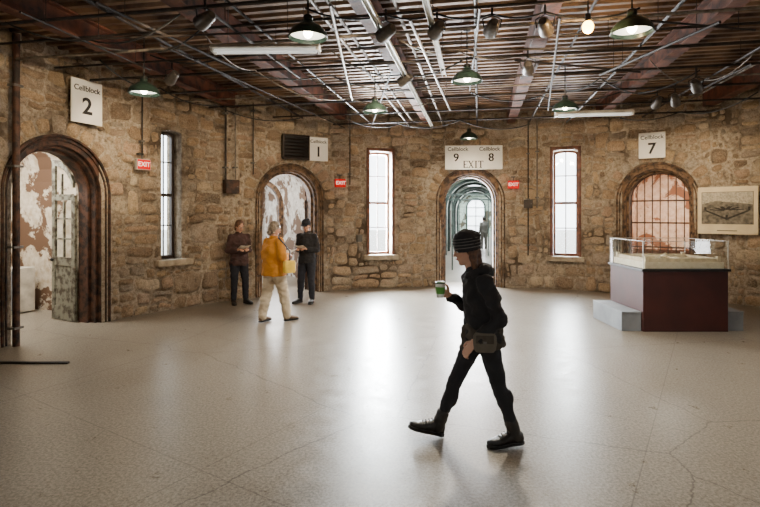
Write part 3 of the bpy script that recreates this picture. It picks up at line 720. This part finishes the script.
# ------------------------------------------------------------------ display case
x0,x1,y0,y1=4.02,5.32,7.74,8.84
e=empty('display_case',((x0+x1)/2,(y0+y1)/2,0),0,'maroon plinth display case with a clear glass top in front of the right doorway','display case')
w,d=x1-x0,y1-y0
m=MB(); m.box((0,0,.46),(w,d,.92)); m.build('plinth',M['maroon'],e,bevel=.006)
m=MB(); m.box((0,0,.94),(w+.06,d+.06,.04)); m.build('top_ledge',M['black'],e,bevel=.006)
ZB=.96
m=MB(); hg=.42; zc=ZB+hg/2
def pl(a,b,c_,d_): m.add([a,b,c_,d_],[(0,1,2,3)])
z0_,z1_=ZB,ZB+hg; X,Y=w/2,d/2
pl((-X,-Y,z0_),(X,-Y,z0_),(X,-Y,z1_),(-X,-Y,z1_)); pl((-X,Y,z0_),(X,Y,z0_),(X,Y,z1_),(-X,Y,z1_)); pl((-X,-Y,z0_),(-X,Y,z0_),(-X,Y,z1_),(-X,-Y,z1_)); pl((X,-Y,z0_),(X,Y,z0_),(X,Y,z1_),(X,-Y,z1_)); pl((-X,-Y,z1_),(X,-Y,z1_),(X,Y,z1_),(-X,Y,z1_)); m.build('glass_cover',M['glass'],e)
m=MB()
for i in(-1,1):
    for j in(-1,1): m.box((i*w/2,j*d/2,zc),(.010,.010,hg))
    m.box((i*w/2,0,ZB+hg+.004),(.010,d,.008)); m.box((0,i*d/2,ZB+hg+.004),(w,.010,.008))
m.build('edge_trim',M['pale'],e)
e=empty('site_model',((x0+x1)/2,(y0+y1)/2,ZB),0,'cream scale model of a hub-and-spoke walled complex inside the glass case','model')
m=MB(); m.box((0,0,.05),(w-.08,d-.08,.1)); m.build('base_board',M['cream'],e,bevel=.003)
m=MB(); m.lathe([(.06,.10),(.06,.16),(.03,.19),(.001,.21)],16)
for k in range(7):
    a=2*PI*k/7+.3; L=.36
    m.box((math.cos(a)*(L/2+.06),math.sin(a)*(L/2+.06),.125),(L,.05,.05),rz=a)
m.build('building_wings',M['model'],e)
m=MB()
for i in(-1,1): m.box((i*(w/2-.09),0,.125),(.015,d-.18,.06)); m.box((0,i*(d/2-.09),.125),(w-.18,.015,.06))
m.build('perimeter_wall',M['model'],e)
for i in(-1,1):
    for j in(-1,1):
        m=MB(); m.box((i*(w/2-.09),j*(d/2-.09),.14),(.05,.05,.09)); m.build('corner_tower',M['model'],e)
for (a,b,cx,lab) in ((.3,1.04,3.86,'pale blue-grey step block against the left side of the maroon case'),(.25,1.0,5.47,'low blue-grey step block against the right side of the maroon case')):
    e=empty('display_step',(cx,8.3,0),0,lab,'step')
    m=MB(); m.box((0,0,.14),(a,b,.28)); m.build('step_body',M['step'],e,bevel=.005)
    m=MB(); m.box((0,0,.29),(a+.0,b+.02,.02)); m.build('step_tread',M['step'],e,bevel=.004)
m=MB(); m.box((0,0,.012),(1.0,.05,.024)); o=m.build('floor_strip',M['black'],loc=(-4.25,6.1,0),bevel=.004); tag(o,'dark metal strip lying on the floor near the left doorway','floor strip')
def loc_in(e,x,y,z=0):
    r=e.rotation_euler[2]; l=e.location
    return (l[0]+x*math.cos(r)-y*math.sin(r),l[1]+x*math.sin(r)+y*math.cos(r),z)
e=empty('storage_cabinet',loc_in(D1,.95,2.2),D1.rotation_euler[2],'low pale grey cabinet inside the left doorway','cabinet')
m=MB(); m.box((0,0,.42),(.4,.5,.8)); m.build('body',M['pale'],e,bevel=.01)
m=MB(); m.box((-.21,0,.42),(.02,.44,.7)); m.build('door',M['step'],e,bevel=.004)
m=MB(); m.box((-.235,.15,.45),(.03,.02,.12)); m.build('handle',M['grey'],e)
# ------------------------------------------------------------------ people
def cloth(name,c,var=.8,rough=.85):
    return pm(name,c,tuple(x*var for x in c[:3])+(1,),9,rough,0,.3,60)
SK=pm('skin',srgb(206,160,134),srgb(192,142,118),12,.55,0,.05)
def remesh(mb,name,mat,parent,vox,it=4,wr=0.0,wf=14):
    m=mb.mesh('tmp'); o=bpy.data.objects.new('tmp',m); COL.objects.link(o)
    r=o.modifiers.new('r','REMESH'); r.mode='VOXEL'; r.voxel_size=vox; r.adaptivity=0
    if it: s=o.modifiers.new('s','SMOOTH'); s.factor=.5; s.iterations=it
    dg=bpy.context.evaluated_depsgraph_get(); dg.update()
    nm=bpy.data.meshes.new_from_object(o.evaluated_get(dg)); bpy.data.objects.remove(o)
    if wr:
        ns=[v.normal.copy() for v in nm.vertices]
        for v,n in zip(nm.vertices,ns):
            q=V(v.co.x*wf,v.co.y*wf,v.co.z*wf*1.3)
            v.co+=n*(noise.noise(q)*wr+abs(noise.noise(q*2.1+V(5,1,2)))*wr*.5)
    for p in nm.polygons: p.use_smooth=True
    nm.materials.clear(); nm.materials.append(mat); nm.name=name
    ob=bpy.data.objects.new(name,nm); COL.objects.link(ob); ob.parent=parent; return ob
def hand(mb,wr,d,n,t,curl):
    wr=Vector(wr); d=Vector(d).normalized(); n=Vector(n); n=(n-d*n.dot(d)).normalized(); t=Vector(t); t=(t-d*t.dot(d)-n*t.dot(n)).normalized()
    def rg(c,a,b): return [c+t*a*math.cos(2*PI*j/12)+n*b*math.sin(2*PI*j/12) for j in range(12)]
    mb.loft([rg(wr-d*.02,.024,.018),rg(wr+d*.01,.026,.018),rg(wr+d*.04,.036,.017),rg(wr+d*.075,.039,.015),rg(wr+d*.095,.035,.011)])
    for off,L in zip((.029,.010,-.009,-.028),(.068,.077,.071,.056)):
        p=wr+d*.088+t*off; ang=curl*.5; r=.0086
        for k,fr in enumerate((.45,.31,.24)):
            dd=d*math.cos(ang)+n*math.sin(ang); q=p+dd*L*fr
            mb.cap(p,q,r,r-.0008,8); p=q; r-=.0008; ang+=curl
    p=wr+d*.022+t*.026; dd=(t*.75+d*.6+n*.25).normalized(); r=.0125
    for k,L in enumerate((.04,.032,.026)):
        q=p+dd*L; mb.cap(p,q,r,r-.0015,8); p=q; r-=.0015; dd=(dd+d*.4+n*(.15+.3*curl)-t*.25).normalized()
def person(loc,rz,label,J,c,vox=.008,group=None):
    P=empty('person',loc,rz,label,'person',group)
    J={k:Vector(v) for k,v in J.items()}
    us=(J['shL']-J['shR']).normalized(); up_=(J['hpL']-J['hpR']).normalized()
    def torso(mb,inf,low=-.10,loose=0,lowr=1.0):
        rings=[]
        def rg(cn,u,a,b):
            f=u.cross(V(0,0,1)).normalized()
            return [cn+u*(a+inf)*math.cos(2*PI*j/22)+f*(b+inf)*math.sin(2*PI*j/22) for j in range(22)]
        k=J.get('bulk',V(1,1,1)).x
        rings.append(rg(J['pel']+V(0,0,low),up_,.13*k*lowr+loose,.095*k*lowr+loose))
        rings.append(rg(J['pel']+V(0,0,low*.3),up_,.163*k+loose,.115*k+loose))
        rings.append(rg(J['pel'].lerp(J['che'],.42),up_.lerp(us,.5),.142*k+loose*.7,.105*k+loose))
        rings.append(rg(J['che'],us,.160*k+loose*.4,.122*k+loose*.5))
        sm=(J['shL']+J['shR'])/2
        rings.append(rg(J['che'].lerp(sm,.6),us,.166*k,.112*k))
        rings.append(rg(sm+V(0,0,.015),us,.145*k,.082*k))
        rings.append(rg(sm.lerp(J['nek'],.6)+V(0,0,.02),us,.085*k,.066))
        rings.append(rg(J['nek']+V(0,0,.01),us,.052,.052))
        mb.loft(rings)
    def arm(mb,s,inf,wrist=True,f=1.0):
        mb.cap(J['sh'+s],J['el'+s],.053+inf,.042+inf*f); w=J['wr'+s] if wrist else J['el'+s].lerp(J['wr'+s],.92)
        mb.cap(J['el'+s],w,.043+inf*f,.028+(inf*f if not wrist else 0))
    def leg(mb,s,inf,f=1.0,end=1.0):
        h,k,a=J['hp'+s],J['kn'+s],J['an'+s]; a2=k.lerp(a,end)
        mb.cap(h,k,.088+inf,.056+inf*f); mb.cap(k,a2,.056+inf*f,.037+inf*f)
        if f<1.6: mb.ell(k.lerp(a,.3)-V(.018,0,0),(.05+inf,.048+inf,.11))
    hf=J['hf'].normalized(); hl=V(0,0,1).cross(hf).normalized(); hu=hf.cross(hl).normalized(); H=J['hed']; AXS=(hf,hl,hu)
    b=MB(); torso(b,-.014)
    for s in'LR': arm(b,s,-.008); leg(b,s,-.012); b.ell(J['sh'+s],(.05,.05,.05))
    for s in'LR':
        a=J['an'+s]; t=(J['toe'+s]-a); b.cap(a,a+V(0,0,-.02)+t*.2,.028,.026); b.cap(a-V(0,0,.02),a.lerp(J['toe'+s],.6),.026,.018)
    b.cap(J['nek']-V(0,0,.03),H-hu*.06-hf*.01,.054,.050)
    b.ell(H+hu*.025-hf*.008,(.094,.075,.092),AXS); b.ell(H-hu*.035+hf*.018,(.070,.060,.080),AXS); b.ell(H-hu*.095+hf*.052,(.026,.024,.020),AXS)
    b.cap(H+hf*.082+hu*.012,H+hf*.104-hu*.026,.008,.0125,8); b.cap(H+hf*.082+hl*.035+hu*.022,H+hf*.082-hl*.035+hu*.022,.010,.010,8)
    b.cap(H+hf*.078-hl*.016-hu*.058,H+hf*.078+hl*.016-hu*.058,.0105,.0105,8)
    for s in(-1,1): b.ell(H+hl*s*.074-hu*.008-hf*.012,(.018,.008,.030),AXS); b.ell(H+hl*s*.036+hf*.058-hu*.025,(.022,.02,.02),AXS)
    for s in'LR':
        n=J['pn'+s]; d=J['hd'+s]; t=J['ht'+s]; hand(b,J['wr'+s],d,n,t,J['cu'+s].x)
    remesh(b,'body',c.get('skin',SK),P,min(vox,.0065),2)
    for s in(-1,1):
        m=MB(); m.ell(H+hf*.083+hl*s*.031+hu*.002,(.009,.013,.008),AXS,12,8); o=m.build('eye',EYEW,P,smooth=True)
        m2=MB(); m2.ell(H+hf*.0895+hl*s*.031+hu*.001,(.004,.0055,.0055),AXS,10,6); m2.build('iris',EYEB,o,smooth=True)
        m=MB(); m.cap(H+hf*.093+hl*s*.018+hu*.024,H+hf*.086+hl*s*.046+hu*.025,.0045,.003,8); m.build('eyebrow',c['hairm'],P,smooth=True)
    m=MB(); m.cap(H+hf*.088-hl*.02-hu*.058,H+hf*.088+hl*.02-hu*.058,.0055,.0055,8); m.build('mouth',LIP,P,smooth=True)
    m=MB(); inf=c.get('leg_inf',.012)
    def rgp(cn,a,bb):
        f=up_.cross(V(0,0,1)).normalized(); return [cn+up_*a*math.cos(2*PI*j/20)+f*bb*math.sin(2*PI*j/20) for j in range(20)]
    m.loft([rgp(J['pel']-V(0,0,.11),.10,.09),rgp(J['pel']-V(0,0,.04),.172,.128),rgp(J['pel']+V(0,0,.06),.165,.125),rgp(J['pel']+V(0,0,.13),.155,.118)])
    for s in'LR': leg(m,s,inf,c.get('leg_f',1.0),.96)
    remesh(m,'trousers',c['pants'],P,.011,3,c.get('pwr',.009),15)
    m=MB(); torso(m,.014,c.get('hem',-.06),loose=c.get('loose',.012),lowr=1.22)
    for s in'LR': arm(m,s,c.get('arm_inf',.016),False,c.get('arm_f',1.0)); m.ell(J['sh'+s],(.07,.07,.068))
    top=remesh(m,c.get('topname','jacket'),c['top'],P,.011,3,c.get('wr',.012),c.get('wf',15))
    m=MB(); m.lathe([(.062,-.02),(.072,.0),(.070,.035),(.062,.045),(.056,.03),(.055,-.02)],18,c=J['nek']); m.build('collar',c['top'],top,smooth=60)
    B_s=c.get('shoe_s',1.0)
    for s in'LR':
        a=J['an'+s]; t=J['toe'+s]; d=(t-a); d0=V(d.x,d.y,0).normalized(); pitch=J['pitch'+s].x
        q=(Matrix.Rotation(math.atan2(d0.y,d0.x),4,'Z')@Matrix.Rotation(-pitch,4,'Y')).to_3x3()
        heel=a+ (q@V(-.055*B_s,0,-.075))
        def pt(x,y,z): return heel+q@V(x*B_s,y*B_s,z)
        m=MB(); rr=[]
        for x,w_,h_ in ((0,.028,.07),(.03,.038,.085),(.09,.038,.09),(.14,.044,.072),(.20,.048,.056),(.245,.040,.046),(.27,.022,.032)):
            rr.append([pt(x,w_*math.cos(2*PI*j/16),.012+h_*B_s*(.5+.5*math.sin(2*PI*j/16))) for j in range(16)])
        m.loft(rr)
        m.cap(pt(.055,0,.06),a+(J['kn'+s]-a).normalized()*c.get('boot_h',.06),.046*B_s,.05*B_s)
        o=remesh(m,'shoe',c['shoe'],P,.008,3,c.get('swr',0),22)
        m=MB(); ol=[]
        for z_ in(0,.026): ol.append([pt(x,y,z_) for x,y in ((-.006,-.02),(.02,-.036),(.09,-.036),(.16,-.046),(.22,-.047),(.262,-.032),(.28,0),(.262,.032),(.22,.047),(.16,.046),(.09,.036),(.02,.036),(-.006,.02))])
        m.loft(ol); m.build('sole',c.get('sole',M['black']),o,bevel=.003)
        if c.get('laces'):
            m=MB()
            for k in range(4):
                x=.11+.022*k; zt_=.118-.012*k
                m.tube([pt(x,-.03,zt_-.012),pt(x+.004,0,zt_+.003),pt(x,.03,zt_-.012)],.004,6)
            m.build('laces',M['grey'],o)
    if c.get('hair'):
        m=MB(); m.ell(H+hu*.042-hf*.022,(.098,.087,.092),AXS); m.ell(H-hf*.05-hu*.0,(.062,.08,.085),AXS)
        if c['hair']=='bob':
            for s in(-1,1): m.cap(H+hl*s*.068+hu*.03-hf*.02,H+hl*s*.066-hu*.07-hf*.03,.026,.022)
            m.cap(H-hf*.06+hu*.02,H-hf*.07-hu*.09,.06,.045)
        if c['hair']=='long':
            for s in(-1,1): m.cap(H+hl*s*.064+hu*.02-hf*.005,H+hl*s*.068-hu*.10-hf*.02,.022,.018); m.cap(H+hl*s*.05-hf*.03,H+hl*s*.055-hu*.16-hf*.03,.038,.026)
            m.cap(H-hf*.06,H-hf*.07-hu*.14,.058,.045)
        remesh(m,'hair',c['hairm'],P,.008,3,.006,30)
    return P,AXS,H,J
EYEW=pm('eye_white',srgb(232,228,220),None,8,.3,0,0); EYEB=pm('eye_dark',srgb(50,36,28),None,8,.2,0,0); LIP=pm('lips',srgb(160,92,84),None,8,.5,0,0)
HB=pm('brown_hair',srgb(110,74,50),srgb(62,40,28),30,.5,0,.3); HG=pm('grey_brown_hair',srgb(156,140,120),srgb(98,84,70),30,.5,0,.3); HD=pm('dark_hair',srgb(46,34,28),srgb(28,22,18),30,.5,0,.3)
BK=cloth('black_knit',srgb(33,32,35)); BK2=cloth('black_denim',srgb(30,31,36)); CH_=cloth('charcoal_cloth',srgb(104,100,96)); GC=cloth('grey_cloth',srgb(110,106,102)); MU=cloth('mustard_cloth',srgb(196,130,40),.9); BE=cloth('beige_cloth',srgb(204,188,162),.85); PL=cloth('dark_plum_cloth',srgb(78,54,52),.4); KH=cloth('grey_khaki_cloth',srgb(80,72,62),.6); NV=cloth('near_black_navy_cloth',srgb(32,34,44),.7); BG=cloth('grey_canvas',srgb(104,96,84),.8)
LB=pm('black_leather',srgb(34,30,28),srgb(20,18,17),14,.45,0,.3); TB=pm('tan_shoe',srgb(120,98,78),None,14,.5,0,.2)
J=dict(pel=(-.085,0,.865),che=(-.075,0,1.14),nek=(-.02,0,1.345),hed=(.045,0,1.512),hf=(.98,.12,-.15),
 shL=(-.075,.160,1.265),shR=(-.02,-.160,1.265),elL=(-.175,.215,1.0),elR=(-.01,-.225,1.01),wrL=(.02,.20,.835),wrR=(.16,-.14,1.13),
 hpL=(-.10,.08,.84),hpR=(-.07,-.08,.84),knL=(-.20,.085,.44),knR=(.12,-.075,.46),anL=(-.32,.09,.09),anR=(.26,-.07,.095),
 toeL=(-.175,.11,.03),toeR=(.41,-.06,.13),pitchL=V(-.06,0,0),pitchR=V(.26,0,0),
 hdL=(.60,-.1,-.80),pnL=(-.75,-.7,-.5),htL=(.5,-.7,.4),cuL=V(.5,0,0),hdR=(.75,.25,.35),pnR=(-.2,.95,0),htR=(-.4,0,.9),cuR=V(.9,0,0))
dW=912.6/(441-HZ)
W,A,H,JJ=person(((472-380)/F*dW,dW,0),PI,'person in black hoodie and striped beanie striding left across the middle with a cup',J,
 dict(pants=BK2,top=BK,topname='hoodie',shoe=LB,hairm=HB,hair='long',leg_inf=.003,arm_inf=.012,arm_f=.8,hem=-.07,loose=.018,boot_h=.10,shoe_s=1.06,laces=1,wr=.020,pwr=.010,swr=.005),vox=.006)
hf,hl,hu=A
m=MB(); q=Matrix((( *hf,),( *hl,),( *hu,))).transposed().to_4x4(); q.translation=H+hu*.035-hf*.012
m.lathe([(.104,-.04),(.110,.0),(.111,.035),(.103,.07),(.086,.10),(.055,.122),(.02,.132),(.001,.133)],26,M=q@Matrix.Diagonal((1,.86,1,1))); m.ell(H+hu*.10-hf*.06,(.074,.068,.05),A)
bn=remesh(m,'beanie',BK,W,.007,3,.006,35)
for i,(z0,z1,r) in enumerate(((-.012,-.004,.1125),(.012,.020,.1145),(.036,.043,.1135),(.058,.064,.109))):
    m=MB(); m.lathe([(r-.008,z0),(r,z0+.001),(r-.001,z1-.001),(r-.010,z1)],26,M=q@Matrix.Diagonal((1,.87,1,1)),caps=False); m.build('beanie_stripe',CH_,bn,smooth=60)
m=MB(); N=JJ['nek']; m.ell(N+V(-.075,0,.0),(.08,.115,.065)); m.cap(N+V(-.03,.09,.015),N+V(.055,.04,-.035),.034,.026); m.cap(N+V(-.03,-.09,.015),N+V(.055,-.04,-.035),.034,.026); m.cap(N+V(-.06,.09,.02),N+V(-.06,-.09,.02),.045,.045)
remesh(m,'hood',BK,W,.01,3,.011)
m=MB(); pl_=JJ['pel']
def rg(cn,a,b,n=22): return [cn+V(b*math.sin(2*PI*j/n),a*math.cos(2*PI*j/n),0) for j in range(n)]
m.loft([rg(pl_+V(-.03,0,-.10),.185,.15),rg(pl_+V(-.01,0,-.02),.19,.155),rg(pl_+V(0,0,.05),.185,.15),rg(pl_+V(0,0,.075),.17,.14)])
m.cap(pl_+V(.13,.0,.02),pl_+V(.15,-.02,-.12),.04,.028)
remesh(m,'tied_jacket',KH,W,.01,3,.024,13)
def to_world(P,v): return Matrix.Translation(P.location)@Matrix.Rotation(P.rotation_euler[2],4,'Z')@v
bp=pl_+V(.03,.225,-.02)
e=empty('hip_bag',to_world(W,bp-V(0,0,.08)),PI-.15,'small grey canvas bag slung at the hip of the walking person','bag')
m=MB(); m.loft([[V(x*.085*k,y*.028*k,z) for x,y in ((-1,-.4),(-.75,-.9),(0,-1),(.75,-.9),(1,-.4),(1,.4),(.75,.9),(0,1),(-.75,.9),(-1,.4))] for z,k in ((0,.75),(.02,.95),(.07,1.04),(.12,1),(.145,.8))]); m.build('bag_body',BG,e,smooth=60,bevel=.004)
m=MB(); m.box((0,.030,.10),(.13,.008,.06)); m.build('flap',KH,e,bevel=.003)
m=MB(); m.box((0,.036,.078),(.025,.008,.016)); m.build('buckle',M['grey'],e)
wr=JJ['wrR']; cl=wr+V(.085,.085,.06)
e=empty('drink_cup',to_world(W,cl-V(0,0,.06)),PI,'green and white cup held in the hand of the walking person','cup')
m=MB(); m.lathe([(.030,0),(.036,.06),(.040,.115),(.038,.115),(.034,.06),(.028,.006)],22); m.build('cup_body',pm('white_paper',srgb(240,240,234),None,8,.5,0,0),e,smooth=50)
m=MB(); m.lathe([(.0335,.03),(.0395,.085),(.0405,.085),(.0345,.03)],22,caps=False); m.build('sleeve',pm('bright_green_sleeve',srgb(96,170,70),None,8,.5,0,0),e,smooth=50)
m=MB(); m.lathe([(.042,.112),(.042,.122),(.032,.13),(.001,.131)],22); m.build('lid',pm('green_lid',srgb(52,96,52),None,8,.4,0,0),e,smooth=50)
def stand(h=1.68,**k):
    s=h/1.7
    J=dict(pel=(0,0,.93),che=(0,0,1.23),nek=(-.01,0,1.43),hed=(.02,0,1.585),hf=(1,0,-.1),
     shL=(0,.165,1.36),shR=(0,-.165,1.36),elL=(-.03,.215,1.09),elR=(-.03,-.215,1.09),wrL=(.2,.10,1.12),wrR=(.2,-.10,1.12),
     hpL=(0,.085,.9),hpR=(0,-.085,.9),knL=(.02,.10,.49),knR=(.02,-.10,.49),anL=(-.01,.11,.085),anR=(-.01,-.11,.085),
     toeL=(.13,.14,.03),toeR=(.13,-.14,.03),pitchL=V(0,0,0),pitchR=V(0,0,0),
     hdL=(.9,-.35,.1),pnL=(.3,-.2,-1),htL=(.2,-1,.2),cuL=V(.6,0,0),hdR=(.9,.35,.1),pnR=(.3,.2,-1),htR=(.2,1,.2),cuR=V(.6,0,0))
    J.update(k)
    for q in list(J):
        if not q.startswith(('hd','pn','ht','cu','hf','pitch')) or q=='hed':
            if q!='bulk': J[q]=Vector(J[q])*s
    return J
def floorp(px,py):
    d=CH*F/(py-HZ); return V((px-380)/F*d,d,0)
A_=person(floorp(239,304),R_(-55),'person in dark plum jacket and black trousers standing leftmost by the stone wall',stand(1.67,hf=(.9,.1,-.32),hed=(.035,0,1.58),knL=(.06,.11,.49),anL=(.03,.13,.085),toeL=(.17,.17,.03)),dict(pants=NV,top=PL,shoe=LB,hairm=HB,hair='bob',hem=-.14,leg_inf=.016,wr=.016))[0]
B_=person(floorp(274,322),R_(48),'person in mustard jacket and beige trousers stepping between the two dark-clothed visitors',
 stand(1.66,hf=(.85,-.25,-.3),bulk=(1.12,1,1),knL=(-.07,.10,.49),anL=(-.17,.11,.09),toeL=(-.03,.14,.03),anR=(.2,-.10,.085),toeR=(.34,-.12,.03),knR=(.13,-.1,.50),elR=(-.02,-.26,1.10),elL=(0,.26,1.10)),dict(pants=BE,top=MU,shoe=TB,hairm=HG,hair='bob',hem=-.13,leg_inf=.028,leg_f=1.2,arm_inf=.030,loose=.04,wr=.018,wf=9,pwr=.014))[0]
C_=person(floorp(307,303),R_(-108),'person in black jacket and cap looking down at papers beside the Cellblock 1 doorway',stand(1.68,hf=(.9,.1,-.28),hed=(.035,0,1.58),knR=(.05,-.11,.49),anR=(.03,-.14,.085),toeR=(.17,-.18,.03)),dict(pants=NV,top=BK,shoe=LB,hairm=HD,hair='short',hem=-.1,leg_inf=.018,wr=.016))
hf,hl,hu=C_[1]; Hc=C_[2]; q=Matrix((( *hf,),( *hl,),( *hu,))).transposed().to_4x4(); q.translation=Hc+hu*.05-hf*.012
m=MB(); m.lathe([(.104,-.005),(.106,.02),(.1,.055),(.07,.08),(.02,.09),(.001,.092)],22,M=q@Matrix.Diagonal((1,.86,1,1))); cp=m.build('cap',NV,C_[0],smooth=60)
m=MB(); m.lathe([(.001,0),(.085,0),(.085,.008),(.001,.012)],18,M=q@Matrix.Translation((.095,0,-.005))@Matrix.Diagonal((1.15,.9,1,1))); m.build('cap_brim',NV,cp,smooth=50)
PAP=pm('leaflet_paper',srgb(236,230,214),None,9,.7,0,0)
def paper(P,label,name='leaflet',size=(.2,.15)):
    e=empty(name,to_world(P,V(.305,0,1.13)),P.rotation_euler[2],label,'leaflet')
    m=MB(); m.add([(-size[1]/2,-size[0]/2,0),(-size[1]/2,0,-.012),(-size[1]/2,size[0]/2,0),(size[1]/2,-size[0]/2,.06),(size[1]/2,0,.048),(size[1]/2,size[0]/2,.06),
      (-size[1]/2,-size[0]/2,.003),(-size[1]/2,0,-.009),(-size[1]/2,size[0]/2,.003),(size[1]/2,-size[0]/2,.063),(size[1]/2,0,.051),(size[1]/2,size[0]/2,.063)],
      [(0,1,4,3),(1,2,5,4),(6,9,10,7),(7,10,11,8),(0,6,7,1),(1,7,8,2),(3,4,10,9),(4,5,11,10),(0,3,9,6),(2,8,11,5)])
    m.build('page',PAP,e)
paper(A_,'folded leaflet held by the person in the plum jacket'); paper(C_[0],'pale leaflet held by the person in black with a cap'); paper(B_,'open leaflet held by the person in the mustard jacket')
e=empty('shoulder_bag',to_world(B_,V(.06,-.33,.84)),B_.rotation_euler[2],'small yellow shoulder bag at the hip of the mustard-jacketed person','bag')
m=MB(); m.loft([[V(x*.11*k,y*.045*k,z) for x,y in ((-1,-.6),(-.8,-1),(.8,-1),(1,-.6),(1,.6),(.8,1),(-.8,1),(-1,.6))] for z,k in ((-.0,.9),(.03,1),(.16,1),(.2,.85))]); m.build('bag_body',pm('yellow_leather',srgb(236,196,70),None,9,.5),e,smooth=40,bevel=.004)
m=MB(); m.tube([(.0,-.01,.19),(.02,.01,.35),(-.06,.06,.48),(-.12,.14,.58)],.012,8); m.build('strap',pm('bag_strap',srgb(70,74,84),None,9,.5),e,smooth=True)
for px,py,rz,lab,tp,pn in ((484,249,100,'distant visitor in grey clothing walking down the bright central corridor',GC,CH_),):
    person(floorp(px,py),R_(rz),lab,stand(1.65,wrL=(.02,.24,.86),elL=(-.02,.22,1.1),wrR=(.02,-.24,.86),elR=(-.02,-.22,1.1),hdL=(.1,0,-1),hdR=(.1,0,-1),pnL=(0,-1,0),pnR=(0,1,0),htL=(1,0,0),htR=(1,0,0),cuL=V(.3,0,0),cuR=V(.3,0,0)),dict(pants=pn,top=tp,shoe=LB,hairm=HD,hair='short',leg_inf=.018),vox=.0065)
# ------------------------------------------------------------------ world, camera
w=bpy.data.worlds.new('world'); S.world=w; w.use_nodes=True; bg=w.node_tree.nodes['Background']; bg.inputs[0].default_value=(.92,.96,1,1); bg.inputs[1].default_value=9.0
cam=bpy.data.cameras.new('camera'); cam.lens=24; cam.sensor_width=36; cam.shift_y=-39.5/760; cam.clip_end=200
co=bpy.data.objects.new('camera',cam); COL.objects.link(co); co.location=(0,0,CH); co.rotation_euler=(PI/2,0,0); S.camera=co
